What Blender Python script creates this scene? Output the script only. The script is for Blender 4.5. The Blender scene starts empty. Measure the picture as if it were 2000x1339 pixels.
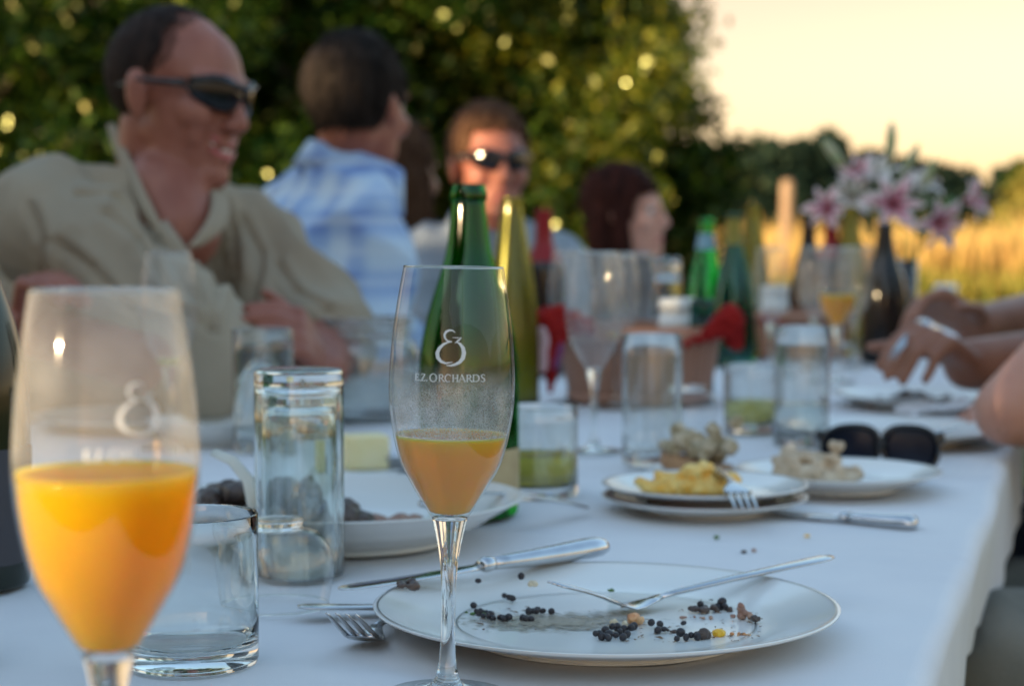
import bpy, bmesh, math, random
import numpy as np
from mathutils import Vector, Matrix, Quaternion, noise
R = math.radians
random.seed(7)
rng = np.random.default_rng(11)
S = bpy.context.scene
COL = S.collection

# ------------------------------------------------------------------ camera
CAMZ, TZ = 0.995, 0.75            # eye 24.5 cm above the table top
FPX = 3580.0                      # focal length in photograph pixels (2000 wide)
PITCH = math.atan((669.5 - 468) / FPX)
cam = bpy.data.cameras.new('camera')
cam.sensor_width = 36.0
cam.lens = 36.0 * FPX / 2000
cam.clip_start, cam.clip_end = 0.05, 3000
cam.dof.use_dof = True
cam.dof.focus_distance = 1.02
cam.dof.aperture_fstop = 7.2
co = bpy.data.objects.new('camera', cam)
COL.objects.link(co)
co.location = (0, 0, CAMZ)
co.rotation_euler = (R(90) - PITCH, 0, 0)
S.camera = co

# ------------------------------------------------------------------ sun, sky, exposure
SUN_AZ = Vector((-0.80, -0.60, 0)).normalized()
SUN_EL = R(11)
SUN = Vector((SUN_AZ.x * math.cos(SUN_EL), SUN_AZ.y * math.cos(SUN_EL), math.sin(SUN_EL)))
sl = bpy.data.lights.new('sun', 'SUN')
sl.energy, sl.angle, sl.color = 5.0, R(0.5), (1.0, 0.74, 0.43)
so = bpy.data.objects.new('sun', sl)
so.rotation_euler = SUN.to_track_quat('Z', 'Y').to_euler()
so.location = (-8, -4, 6)
COL.objects.link(so)
W = bpy.data.worlds.new('World')
S.world = W
W.use_nodes = True
wn, wl = W.node_tree.nodes, W.node_tree.links
wn.clear()
sky = wn.new('ShaderNodeTexSky')
sky.sky_type = 'NISHITA'
sky.sun_disc = False
sky.sun_elevation = SUN_EL
sky.sun_rotation = math.atan2(SUN.x, SUN.y)
sky.air_density, sky.dust_density, sky.ozone_density = 1.0, 1.2, 1.0
tc = wn.new('ShaderNodeTexCoord'); sx = wn.new('ShaderNodeSeparateXYZ')
tint = wn.new('ShaderNodeValToRGB')                      # evening glow low on the horizon, all the way round
_e = tint.color_ramp.elements
_e[0].position = 0.0; _e[0].color = (.46, .355, .33, 1)
_e[1].position = 0.13; _e[1].color = (.46, .272, .195, 1)
for _p, _c in ((.35, (.57, .53, .44, 1)), (.6, (.75, .735, .68, 1))):
    _x = _e.new(_p); _x.color = _c
mul = wn.new('ShaderNodeMix'); mul.data_type = 'RGBA'; mul.blend_type = 'MULTIPLY'; mul.inputs[0].default_value = 1
mul.clamp_result = False
sc2 = wn.new('ShaderNodeMix'); sc2.data_type = 'RGBA'; sc2.blend_type = 'MULTIPLY'; sc2.inputs[0].default_value = 1; sc2.inputs[7].default_value = (2, 2, 2, 1)
bg = wn.new('ShaderNodeBackground'); bg.inputs[1].default_value = 0.15
wo = wn.new('ShaderNodeOutputWorld')
wl.new(tc.outputs['Generated'], sx.inputs[0]); wl.new(sx.outputs['Z'], tint.inputs[0])
wl.new(sky.outputs[0], mul.inputs[6]); wl.new(tint.outputs[0], mul.inputs[7])
wl.new(mul.outputs[2], sc2.inputs[6]); wl.new(sc2.outputs[2], bg.inputs[0]); wl.new(bg.outputs[0], wo.inputs[0])
S.view_settings.view_transform = 'Standard'
S.view_settings.look = 'None'
S.view_settings.gamma = 1
S.view_settings.use_curve_mapping = False
S.view_settings.exposure = 1.38
S.render.engine = 'CYCLES'
cy = S.cycles
cy.use_denoising = True
cy.max_bounces, cy.diffuse_bounces, cy.glossy_bounces = 20, 3, 6
cy.transmission_bounces, cy.transparent_max_bounces = 20, 24
cy.sample_clamp_indirect = 6.0
cy.caustics_refractive = True
cy.caustics_reflective = False
cy.blur_glossy = 0.3

# ------------------------------------------------------------------ placing helpers
_f = Vector((0, math.cos(PITCH), -math.sin(PITCH))); _u = Vector((0, math.sin(PITCH), math.cos(PITCH)))
def ray(px, py):
    return Vector(((px - 1000) / FPX, 0, 0)) + _f + _u * ((669.5 - py) / FPX)
def P(px, py, Y):
    d = ray(px, py); return Vector((0, 0, CAMZ)) + d * (Y / d.y)
def T(px, py, h=0.0):
    d = ray(px, py); return Vector((0, 0, CAMZ)) + d * ((TZ + h - CAMZ) / d.z)
CL = 0.0015                        # thickness of the cloth under things

# ------------------------------------------------------------------ object helpers
def tag(o, label=None, cat=None, group=None, kind=None):
    if label: o['label'] = label
    if cat: o['category'] = cat
    if group: o['group'] = group
    if kind: o['kind'] = kind
    return o
def thing(name, label, cat, loc=(0, 0, 0), rz=0.0, group=None):
    o = bpy.data.objects.new(name, None); COL.objects.link(o)
    o.empty_display_size = 0.02
    o.location = loc; o.rotation_euler = (0, 0, rz)
    return tag(o, label, cat, group)
def mesh(name, verts, faces, mat=None, parent=None, smooth=True):
    me = bpy.data.meshes.new(name)
    me.from_pydata([tuple(v) for v in verts], [], faces)
    if smooth: me.polygons.foreach_set('use_smooth', [True] * len(me.polygons))
    if mat: me.materials.append(mat)
    me.update()
    o = bpy.data.objects.new(name, me); COL.objects.link(o)
    if parent is not None: o.parent = parent
    return o
def link(name, me, parent=None, loc=(0, 0, 0), rot=(0, 0, 0)):
    o = bpy.data.objects.new(name, me); COL.objects.link(o)
    o.location = loc; o.rotation_euler = rot
    if parent is not None: o.parent = parent
    return o
def copy_tree(o, parent=None):
    c = o.copy(); COL.objects.link(c); c.parent = parent
    for ch in list(o.children): copy_tree(ch, c)
    return c
class MB:
    """collects shapes, links them as one mesh object"""
    def __init__(s): s.v, s.f = [], []
    def add(s, v, f):
        k = len(s.v); s.v += [Vector(p) for p in v]; s.f += [tuple(i + k for i in q) for q in f]; return s
    def box(s, c, d, M=None):
        x, y, z = (a / 2 for a in d); c = Vector(c)
        v = [Vector((i * x, j * y, k * z)) for k in (-1, 1) for j in (-1, 1) for i in (-1, 1)]
        if M is not None: v = [M @ p for p in v]
        return s.add([p + c for p in v], [(0, 2, 3, 1), (4, 5, 7, 6), (0, 1, 5, 4), (2, 6, 7, 3), (0, 4, 6, 2), (1, 3, 7, 5)])
    def lathe(s, prof, seg=48, c=(0, 0, 0), loop=False):
        n = len(prof); v, f = [], []
        for r, z in prof:
            for k in range(seg):
                a = 2 * math.pi * k / seg
                v.append(Vector((c[0] + r * math.cos(a), c[1] + r * math.sin(a), c[2] + z)))
        for i in range(n if loop else n - 1):
            j = (i + 1) % n
            for k in range(seg):
                l = (k + 1) % seg
                f.append((i * seg + k, i * seg + l, j * seg + l, j * seg + k))
        if not loop:
            f.append(tuple(range(seg))[::-1]); f.append(tuple((n - 1) * seg + k for k in range(seg)))
        return s.add(v, f)
    def sweep(s, pts, ws, ts, side=None, seg=10, cap=True, power=1.0):
        """elliptical section along pts; ws width across, ts thickness; side = sideways vector"""
        pts = [Vector(p) for p in pts]; n = len(pts); v, f = [], []
        for i, p in enumerate(pts):
            t = (pts[min(i + 1, n - 1)] - pts[max(i - 1, 0)]).normalized()
            sd = Vector(side) if side is not None else (t.cross(Vector((0, 0, 1))) if abs(t.z) < .95 else t.cross(Vector((0, 1, 0))))
            sd = (sd - t * sd.dot(t)).normalized(); nn = t.cross(sd)
            for k in range(seg):
                a = 2 * math.pi * k / seg; ca, sa = math.cos(a), math.sin(a)
                ca = math.copysign(abs(ca) ** power, ca); sa = math.copysign(abs(sa) ** power, sa)
                v.append(p + sd * (ws[i] / 2 * ca) + nn * (ts[i] / 2 * sa))
        for i in range(n - 1):
            for k in range(seg):
                l = (k + 1) % seg
                f.append((i * seg + k, i * seg + l, (i + 1) * seg + l, (i + 1) * seg + k))
        if cap: f.append(tuple(range(seg))[::-1]); f.append(tuple((n - 1) * seg + k for k in range(seg)))
        return s.add(v, f)
    def ell(s, c, r, M=None, seg=20, rings=12):
        v, f = [], []; c = Vector(c)
        for i in range(rings + 1):
            th = math.pi * i / rings
            th = min(max(th, .02), math.pi - .02)
            for k in range(seg):
                a = 2 * math.pi * k / seg
                p = Vector((r[0] * math.sin(th) * math.cos(a), r[1] * math.sin(th) * math.sin(a), r[2] * math.cos(th)))
                v.append((M @ p if M is not None else p) + c)
        for i in range(rings):
            for k in range(seg):
                l = (k + 1) % seg
                f.append((i * seg + k, (i + 1) * seg + k, (i + 1) * seg + l, i * seg + l))
        f.append(tuple(range(seg))); f.append(tuple(rings * seg + k for k in range(seg))[::-1])
        return s.add(v, f)
    def cap(s, a, b, ra, rb, seg=16):
        """tapered capsule"""
        a, b = Vector(a), Vector(b); d = b - a; L = d.length; d.normalize()
        up = Vector((0, 0, 1)) if abs(d.z) < .9 else Vector((1, 0, 0))
        x = d.cross(up).normalized(); y = d.cross(x)
        rows = [(-ra * math.cos(t), ra * math.sin(t)) for t in (.15, .5, .9, 1.3)] + [(0, ra)] + [(L, rb)] + \
               [(L + rb * math.cos(t), rb * math.sin(t)) for t in (1.3, .9, .5, .15)]
        v, f = [], []
        for h, r in rows:
            for k in range(seg):
                g = 2 * math.pi * k / seg
                v.append(a + d * h + x * (r * math.cos(g)) + y * (r * math.sin(g)))
        for i in range(len(rows) - 1):
            for k in range(seg):
                l = (k + 1) % seg
                f.append((i * seg + k, i * seg + l, (i + 1) * seg + l, (i + 1) * seg + k))
        f.append(tuple(range(seg))[::-1]); f.append(tuple((len(rows) - 1) * seg + k for k in range(seg)))
        return s.add(v, f)
    def build(s, name, mat=None, parent=None, smooth=True):
        return mesh(name, s.v, s.f, mat, parent, smooth)
def bevel(o, w=0.002, seg=2):
    m = o.modifiers.new('bevel', 'BEVEL'); m.width = w; m.segments = seg; m.limit_method = 'ANGLE'; return o
def bake(o, *mods):
    """apply modifiers described as (type, {props}) to o's mesh"""
    for t, pr in mods:
        m = o.modifiers.new(t, t)
        for k, v in pr.items(): setattr(m, k, v)
    dg = bpy.context.evaluated_depsgraph_get(); dg.update()
    me = bpy.data.meshes.new_from_object(o.evaluated_get(dg), preserve_all_data_layers=False, depsgraph=dg)
    mats = list(o.data.materials)
    o.modifiers.clear(); old = o.data; o.data = me
    if not me.materials:
        for m in mats: me.materials.append(m)
    me.name = o.name
    me.polygons.foreach_set('use_smooth', [True] * len(me.polygons))
    bpy.data.meshes.remove(old)
    return o
def wobble(o, amp, freq, fn=None):
    me = o.data; n = len(me.vertices)
    c = np.empty(n * 3, 'f'); me.vertices.foreach_get('co', c); c = c.reshape(-1, 3)
    nr = np.empty(n * 3, 'f'); me.vertices.foreach_get('normal', nr); nr = nr.reshape(-1, 3)
    for i in range(n):
        p = Vector(c[i]) * freq
        d = fn(Vector(c[i])) if fn else noise.noise(p)
        c[i] += nr[i] * (amp * d)
    me.vertices.foreach_set('co', c.ravel()); me.update()

# ------------------------------------------------------------------ materials
def nt(name):
    m = bpy.data.materials.new(name); m.use_nodes = True
    n = m.node_tree.nodes; n.clear()
    out = n.new('ShaderNodeOutputMaterial')
    return m, n, m.node_tree.links, out
def ramp(n, stops):
    r = n.new('ShaderNodeValToRGB'); e = r.color_ramp.elements
    while len(e) > 1: e.remove(e[-1])
    e[0].position = stops[0][0]; e[0].color = (*stops[0][1], 1)
    for p, c in stops[1:]:
        x = e.new(p); x.color = (*c, 1)
    return r
def solid(name, c1, c2=None, rough=0.6, scale=30, metal=0.0, spec=0.5, bump=0.0, bscale=None, sss=0.0, sssr=(.01, .004, .002), trans=0.0, stretch=(1, 1, 1), coat=0.0, detail=6):
    m, n, l, out = nt(name)
    b = n.new('ShaderNodeBsdfPrincipled')
    b.inputs['Roughness'].default_value = rough; b.inputs['Metallic'].default_value = metal
    b.inputs['Specular IOR Level'].default_value = spec; b.inputs['Coat Weight'].default_value = coat
    t = n.new('ShaderNodeTexCoord'); mp = n.new('ShaderNodeMapping'); mp.inputs['Scale'].default_value = stretch
    l.new(t.outputs['Object'], mp.inputs[0])
    ns = n.new('ShaderNodeTexNoise'); ns.inputs['Scale'].default_value = scale; ns.inputs['Detail'].default_value = detail
    l.new(mp.outputs[0], ns.inputs['Vector'])
    r = ramp(n, [(0.35, c1), (0.65, c2 or c1)]); l.new(ns.outputs['Fac'], r.inputs[0]); l.new(r.outputs[0], b.inputs['Base Color'])
    if bump:
        n2 = n.new('ShaderNodeTexNoise'); n2.inputs['Scale'].default_value = bscale or scale * 3; n2.inputs['Detail'].default_value = 8
        l.new(mp.outputs[0], n2.inputs['Vector'])
        bp = n.new('ShaderNodeBump'); bp.inputs['Strength'].default_value = bump; bp.inputs['Distance'].default_value = 0.003
        l.new(n2.outputs['Fac'], bp.inputs['Height']); l.new(bp.outputs[0], b.inputs['Normal'])
    if sss:
        b.inputs['Subsurface Weight'].default_value = sss; b.inputs['Subsurface Radius'].default_value = sssr; b.inputs['Subsurface Scale'].default_value = 1.0
    if trans:
        tr = n.new('ShaderNodeBsdfTranslucent'); mx = n.new('ShaderNodeMixShader'); mx.inputs[0].default_value = trans
        l.new(r.outputs[0], tr.inputs[0]); l.new(b.outputs[0], mx.inputs[1]); l.new(tr.outputs[0], mx.inputs[2]); l.new(mx.outputs[0], out.inputs[0])
    else:
        l.new(b.outputs[0], out.inputs[0])
    return m
def glass(name, c=(1, 1, 1), ior=1.5, rough=0.0):
    m, n, l, out = nt(name)
    g = n.new('ShaderNodeBsdfGlass'); g.inputs['Color'].default_value = (*c, 1); g.inputs['IOR'].default_value = ior
    g.inputs['Roughness'].default_value = rough
    # faint smears so the glass is not perfectly clean
    t = n.new('ShaderNodeTexCoord'); ns = n.new('ShaderNodeTexNoise'); ns.inputs['Scale'].default_value = 60; ns.inputs['Detail'].default_value = 3
    l.new(t.outputs['Object'], ns.inputs['Vector'])
    bp = n.new('ShaderNodeBump'); bp.inputs['Strength'].default_value = 0.03; bp.inputs['Distance'].default_value = 0.001
    l.new(ns.outputs['Fac'], bp.inputs['Height']); l.new(bp.outputs[0], g.inputs['Normal'])
    gs = n.new('ShaderNodeBsdfGlossy'); gs.inputs['Roughness'].default_value = .07; gs.inputs['Color'].default_value = (.9, .9, .9, 1)
    gm = n.new('ShaderNodeMixShader'); gm.inputs[0].default_value = .035; l.new(g.outputs[0], gm.inputs[1]); l.new(gs.outputs[0], gm.inputs[2])
    l.new(gm.outputs[0], out.inputs[0])
    return m
def painted_glare(m, f):
    """white veil over a glass material, painted in place of bright reflections"""
    n, l = m.node_tree.nodes, m.node_tree.links
    out = [x for x in n if x.type == 'OUTPUT_MATERIAL'][0]; src = out.inputs[0].links[0].from_socket
    a = n.new('ShaderNodeBsdfTranslucent'); b = n.new('ShaderNodeBsdfDiffuse'); a.inputs[0].default_value = b.inputs[0].default_value = (.8, .8, .8, 1)
    ab = n.new('ShaderNodeMixShader'); l.new(a.outputs[0], ab.inputs[1]); l.new(b.outputs[0], ab.inputs[2])
    t = n.new('ShaderNodeTexCoord'); ns = n.new('ShaderNodeTexNoise'); ns.inputs['Scale'].default_value = 25; ns.inputs['Detail'].default_value = 4; l.new(t.outputs['Object'], ns.inputs['Vector'])
    r = n.new('ShaderNodeMapRange'); r.inputs['From Min'].default_value = .3; r.inputs['From Max'].default_value = .75; r.inputs['To Min'].default_value = f * .4; r.inputs['To Max'].default_value = f * 1.6; l.new(ns.outputs['Fac'], r.inputs[0])
    m2 = n.new('ShaderNodeMixShader'); l.new(r.outputs[0], m2.inputs[0]); l.new(src, m2.inputs[1]); l.new(ab.outputs[0], m2.inputs[2]); l.new(m2.outputs[0], out.inputs[0])
    return m
def thin_glass(name, c=(.97, .975, .97), film=0.0):
    """wall of a blown bowl a millimetre thick: passes light straight, mirrors by angle"""
    m, n, l, out = nt(name)
    tr = n.new('ShaderNodeBsdfTransparent'); tr.inputs[0].default_value = (*c, 1)
    gl = n.new('ShaderNodeBsdfGlossy'); gl.inputs['Roughness'].default_value = 0.03
    lw = n.new('ShaderNodeLayerWeight'); lw.inputs[0].default_value = .5
    pw = n.new('ShaderNodeMath'); pw.operation = 'POWER'; pw.inputs[1].default_value = 4.5; l.new(lw.outputs['Facing'], pw.inputs[0])
    fr = n.new('ShaderNodeMath'); fr.operation = 'MULTIPLY_ADD'; fr.inputs[1].default_value = .90; fr.inputs[2].default_value = .045; l.new(pw.outputs[0], fr.inputs[0])
    mx = n.new('ShaderNodeMixShader'); l.new(fr.outputs[0], mx.inputs[0]); l.new(tr.outputs[0], mx.inputs[1]); l.new(gl.outputs[0], mx.inputs[2])
    if film:
        # pale film painted as the sunlit veil above the drink
        df = n.new('ShaderNodeBsdfTranslucent'); df.inputs[0].default_value = (.8, .8, .8, 1)
        d2 = n.new('ShaderNodeBsdfDiffuse'); d2.inputs[0].default_value = (.8, .8, .8, 1)
        dm = n.new('ShaderNodeMixShader'); l.new(df.outputs[0], dm.inputs[1]); l.new(d2.outputs[0], dm.inputs[2])
        t = n.new('ShaderNodeTexCoord'); ns = n.new('ShaderNodeTexNoise'); ns.inputs['Scale'].default_value = 34; ns.inputs['Detail'].default_value = 5
        l.new(t.outputs['Object'], ns.inputs['Vector'])
        rr = n.new('ShaderNodeMapRange'); rr.inputs['From Min'].default_value = .35; rr.inputs['From Max'].default_value = .75
        rr.inputs['To Min'].default_value = film * .4; rr.inputs['To Max'].default_value = film * 1.5
        l.new(ns.outputs['Fac'], rr.inputs[0])
        sz = n.new('ShaderNodeSeparateXYZ'); l.new(t.outputs['Object'], sz.inputs[0]); mz = n.new('ShaderNodeMapRange'); mz.inputs['From Min'].default_value = .158; mz.inputs['From Max'].default_value = .172; mz.inputs['To Min'].default_value = .02; l.new(sz.outputs['Z'], mz.inputs[0])
        mm = n.new('ShaderNodeMath'); mm.operation = 'MULTIPLY'; l.new(rr.outputs[0], mm.inputs[0]); l.new(mz.outputs[0], mm.inputs[1]); rr = mm
        m2 = n.new('ShaderNodeMixShader'); l.new(rr.outputs[0], m2.inputs[0]); l.new(mx.outputs[0], m2.inputs[1]); l.new(dm.outputs[0], m2.inputs[2])
        mx = m2
    l.new(mx.outputs[0], out.inputs[0])
    return m
def liquid(name, c, rad=(.05, .03, .008), clear=0.25, rough=0.05, haze=.3):
    m, n, l, out = nt(name)
    b = n.new('ShaderNodeBsdfPrincipled'); b.inputs['Base Color'].default_value = (*c, 1); b.inputs['Roughness'].default_value = rough
    b.inputs['IOR'].default_value = 1.33
    b.inputs['Subsurface Weight'].default_value = 1; b.inputs['Subsurface Radius'].default_value = rad; b.inputs['Subsurface Scale'].default_value = 1
    if clear:
        tr = n.new('ShaderNodeBsdfGlass'); tr.inputs['Color'].default_value = (min(1, c[0] * 1.05), c[1] ** .7, c[2] ** .7, 1); tr.inputs['IOR'].default_value = 1.34; tr.inputs['Roughness'].default_value = haze
        mx = n.new('ShaderNodeMixShader'); mx.inputs[0].default_value = clear
        l.new(b.outputs[0], mx.inputs[1]); l.new(tr.outputs[0], mx.inputs[2]); l.new(mx.outputs[0], out.inputs[0])
    else: l.new(b.outputs[0], out.inputs[0])
    return m
def leafmat(name, c1, c2, c3, trans=0.35, rough=0.35, gloss=0.12):
    m, n, l, out = nt(name)
    g = n.new('ShaderNodeNewGeometry'); r = ramp(n, [(0, c1), (0.55, c2), (1, c3)])
    l.new(g.outputs['Random Per Island'], r.inputs[0])
    d = n.new('ShaderNodeBsdfDiffuse'); t = n.new('ShaderNodeBsdfTranslucent'); gl = n.new('ShaderNodeBsdfGlossy')
    gl.inputs['Roughness'].default_value = rough; gl.inputs['Color'].default_value = (.62, .66, .30, 1)
    l.new(r.outputs[0], d.inputs[0])
    hs = n.new('ShaderNodeHueSaturation'); hs.inputs['Hue'].default_value = 0.47; hs.inputs['Value'].default_value = 1.6; hs.inputs['Saturation'].default_value = 1.1
    l.new(r.outputs[0], hs.inputs['Color']); l.new(hs.outputs[0], t.inputs[0])
    a = n.new('ShaderNodeMixShader'); a.inputs[0].default_value = trans; l.new(d.outputs[0], a.inputs[1]); l.new(t.outputs[0], a.inputs[2])
    b = n.new('ShaderNodeMixShader'); b.inputs[0].default_value = gloss; l.new(a.outputs[0], b.inputs[1]); l.new(gl.outputs[0], b.inputs[2])
    l.new(b.outputs[0], out.inputs[0])
    return m

M = {}
M['cloth'] = solid('white_linen', (.78, .78, .80), (.82, .82, .83), .85, 9, spec=.2, bump=.12, bscale=900, trans=.08)
M['glass'] = glass('clear_glass', (.985, .995, .99))
M['glass_green'] = glass('heavy_tumbler_glass', (.975, .99, .985))
M['thin'] = thin_glass('blown_glass')
M['thin_film'] = thin_glass('light_veiled_glass', film=.20)  # warm veil of light put into the bowl's upper wall
M['glass_glare'] = painted_glare(glass('glare_tumbler_glass', (.985, .995, .99)), .05)  # whiteness of reflected sky is put into these glasses
M['jar_glare'] = painted_glare(glass('glare_jar_glass', (.97, .99, .985)), .13)
M['thin_glare'] = painted_glare(thin_glass('glare_blown_glass'), .09)
M['water'] = glass('water', (.98, 1, 1), 1.33)
M['cider'] = liquid('cloudy_cider', (1.0, .42, .085), (.06, .028, .006), .28, haze=.2)
M['cider_sun'] = liquid('cloudy_cider_sunlit', (1.0, .43, .010), (.10, .05, .006), .46, haze=.35)  # sunlit copy of the cider, its glow put into the colour
M['lemon'] = liquid('lemon_water', (.75, .68, .16), (.03, .03, .01), .6, haze=.08)
M['etch'] = solid('etched_white', (.85, .86, .86), rough=.7, trans=.35)
M['porcelain'] = solid('white_porcelain', (.80, .81, .79), (.77, .79, .77), .14, 6, spec=.5)
M['silverline'] = solid('silver_line', (.30, .31, .33), rough=.3, metal=1)
M['steel'] = solid('stainless_steel', (.62, .63, .64), (.55, .56, .58), .16, 90, metal=1)
M['bottle_green'] = glass('green_bottle_glass', (.08, .50, .13), 1.5)
M['bottle_pale'] = glass('pale_green_bottle_glass', (.25, .88, .50), 1.5)
M['bottle_yellow'] = glass('yellow_green_bottle_glass', (.66, .66, .22), 1.5, .25)
M['bottle_dark'] = solid('dark_brown_bottle_glass', (.010, .008, .008), rough=.13, spec=.42)
M['bottle_olive'] = solid('dark_olive_bottle_glass', (.012, .016, .008), rough=.12, spec=.5)
M['bottle_teal'] = glass('teal_bottle_glass', (.22, .55, .50), 1.5)
M['foil_red'] = solid('red_foil', (.26, .010, .012), rough=.4, spec=.3)
M['foil_blue'] = solid('pale_blue_foil', (.16, .32, .42), rough=.35)
M['foil_yellow'] = solid('yellow_foil', (.22, .19, .03), rough=.3)
M['paper'] = solid('tan_label_paper', (.45, .38, .22), (.38, .30, .16), .7, 40)
M['paper_dark'] = solid('dark_label_paper', (.05, .05, .06), rough=.7)
M['napkin_red'] = solid('red_napkin', (.40, .018, .015), (.28, .012, .012), .8, 20, trans=.25, spec=.2)
M['black'] = solid('black_plastic', (.008, .009, .012), rough=.15, spec=.7)
M['lens'] = solid('dark_lens', (.005, .006, .009), rough=.10, spec=.40)
M['lens_navy'] = solid('navy_lens', (.006, .010, .022), rough=.28, spec=.25)
M['wood'] = solid('basket_splint', (.42, .22, .15), (.33, .17, .11), .7, 14, stretch=(1, 1, .2), bump=.3, bscale=60)
M['tabletop'] = solid('grey_tabletop', (.35, .34, .33), rough=.6)
M['darkmetal'] = solid('dark_metal', (.05, .05, .055), rough=.4, metal=.6)
M['chairmat'] = solid('white_chair_plastic', (.55, .55, .55), rough=.5)
M['lentil'] = solid('black_lentil', (.018, .017, .022), (.035, .03, .035), .45, 300)
M['cream'] = solid('cream_food', (.62, .50, .32), (.75, .66, .48), .6, 120, bump=.3)
M['egg'] = solid('yellow_frittata', (.80, .42, .05), (.85, .64, .22), .55, 90, bump=.5, bscale=220)
M['bread'] = solid('topped_bread', (.42, .31, .20), (.62, .52, .38), .8, 90, bump=.8, bscale=160)
M['crust'] = solid('bread_crust', (.30, .16, .08), (.42, .24, .12), .7, 60, bump=.5)
M['olive_top'] = solid('green_topping', (.24, .19, .09), (.60, .52, .38), .7, 120, bump=.6)
M['mushroom'] = solid('dark_braised_morsel', (.045, .030, .026), (.10, .065, .05), .35, 50, bump=.8, bscale=90)
M['butter'] = solid('pale_butter', (.80, .70, .36), (.83, .75, .46), .5, 30, sss=.3)
M['corn'] = solid('corn_kernel', (.90, .48, .03), rough=.3, sss=.3)
M['carrot'] = solid('orange_morsel', (.62, .22, .07), (.75, .45, .22), .45, 90)
M['meat'] = solid('shredded_meat', (.30, .16, .12), (.45, .28, .20), .6, 120)
M['herb'] = solid('green_herb', (.08, .16, .03), rough=.6)
M['white_strip'] = solid('pale_plastic', (.72, .74, .66), rough=.4)
# ================================================================== GROUND AND FIELD
def ground_sheet(name, x0, x1, y0, y1, z, nx, ny, mat, amp=0.0, seed=0.0):
    v, f = [], []
    for j in range(ny + 1):
        for i in range(nx + 1):
            x = x0 + (x1 - x0) * i / nx; y = y0 + (y1 - y0) * j / ny
            v.append((x, y, z + amp * noise.noise(Vector((x * .3 + seed, y * .3, 0)))))
    for j in range(ny):
        for i in range(nx):
            a = j * (nx + 1) + i; f.append((a, a + 1, a + nx + 2, a + nx + 1))
    return mesh(name, v, f, mat)
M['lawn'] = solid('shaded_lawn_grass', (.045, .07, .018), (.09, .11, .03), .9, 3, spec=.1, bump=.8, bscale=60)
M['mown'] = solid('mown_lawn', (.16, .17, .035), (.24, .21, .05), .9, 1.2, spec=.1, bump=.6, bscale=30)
M['straw_ground'] = solid('dry_field_soil', (.34, .22, .08), (.46, .31, .12), .95, 1.5, spec=.1, bump=.5, bscale=20)
tag(ground_sheet('ground', -900, 900, -300, 1500, 0, 60, 60, M['straw_ground']), 'dry golden field running out to the woods', kind='structure')
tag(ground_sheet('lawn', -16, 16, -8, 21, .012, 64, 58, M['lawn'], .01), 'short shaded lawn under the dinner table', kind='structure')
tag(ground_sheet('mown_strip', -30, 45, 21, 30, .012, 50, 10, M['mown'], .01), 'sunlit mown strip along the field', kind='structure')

def blades(name, n, xr, yr, hr, w, mat, label, lean=.25, seeds=0.0):
    x = rng.uniform(*xr, n); y = yr[0] + (yr[1] - yr[0]) * rng.random(n) ** 1.5
    pat = np.array([.78 + .5 * noise.noise(Vector((a * .35, b * .35, 3))) + .25 * noise.noise(Vector((a * 1.7, b * 1.7, 9))) for a, b in zip(x, y)])
    h = rng.uniform(*hr, n) * pat
    a = rng.uniform(0, math.pi, n); dx = rng.normal(0, lean, n) * h; dy = rng.normal(0, lean, n) * h
    ww = w * rng.uniform(.6, 1.4, n); z0 = np.zeros(n)
    b1 = np.stack([x - np.cos(a) * ww, y - np.sin(a) * ww, z0], 1); b2 = np.stack([x + np.cos(a) * ww, y + np.sin(a) * ww, z0], 1)
    m1 = np.stack([x - np.cos(a) * ww * .8 + dx * .4, y - np.sin(a) * ww * .8 + dy * .4, h * .6], 1)
    m2 = np.stack([x + np.cos(a) * ww * (.8 + seeds) + dx * .4, y + np.sin(a) * ww * .8 + dy * .4, h * .62], 1)
    tp = np.stack([x + dx, y + dy, h], 1)
    v = np.stack([b1, b2, m2, m1, tp], 1).reshape(-1, 3)
    k = np.arange(n)[:, None] * 5
    quads = k + np.array([[0, 1, 2, 3]]); tris = k + np.array([[3, 2, 4]])
    return raw_mesh(name, v, [quads, tris], mat, label)
def raw_mesh(name, v, polys, mat, label=None, parent=None):
    me = bpy.data.meshes.new(name)
    me.vertices.add(len(v)); me.vertices.foreach_set('co', v.astype('f').ravel())
    loops = np.concatenate([p.ravel() for p in polys]); sizes = np.concatenate([np.full(len(p), p.shape[1]) for p in polys])
    me.loops.add(len(loops)); me.loops.foreach_set('vertex_index', loops.astype('i'))
    me.polygons.add(len(sizes)); st = np.concatenate([[0], np.cumsum(sizes)[:-1]])
    me.polygons.foreach_set('loop_start', st.astype('i')); me.polygons.foreach_set('loop_total', sizes.astype('i'))
    me.update(calc_edges=True); me.materials.append(mat)
    o = bpy.data.objects.new(name, me); COL.objects.link(o)
    if parent is not None: o.parent = parent
    return o
M['hay'] = leafmat('dry_tall_grass', (.46, .31, .11), (.60, .42, .155), (.40, .35, .11), .3, .6, .03)
M['weeds'] = leafmat('green_weeds', (.10, .13, .02), (.22, .22, .04), (.30, .22, .06), .3, .5, .05)
tag(blades('tall_dry_grass', 70000, (-14, 34), (30, 62), (1.0, 1.55), .018, M['hay'], ''), 'tall golden dry grass beyond the mown strip', kind='stuff')
tag(blades('green_weeds', 9000, (-6, 30), (28.6, 31), (.35, .8), .018, M['weeds'], ''), 'low green weeds along the front of the dry grass', kind='stuff')
tag(blades('lawn_grass', 26000, (-6, 8), (-1, 20), (.03, .075), .004, M['weeds'], '', lean=.4), 'short grass blades of the shaded lawn', kind='stuff')

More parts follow.
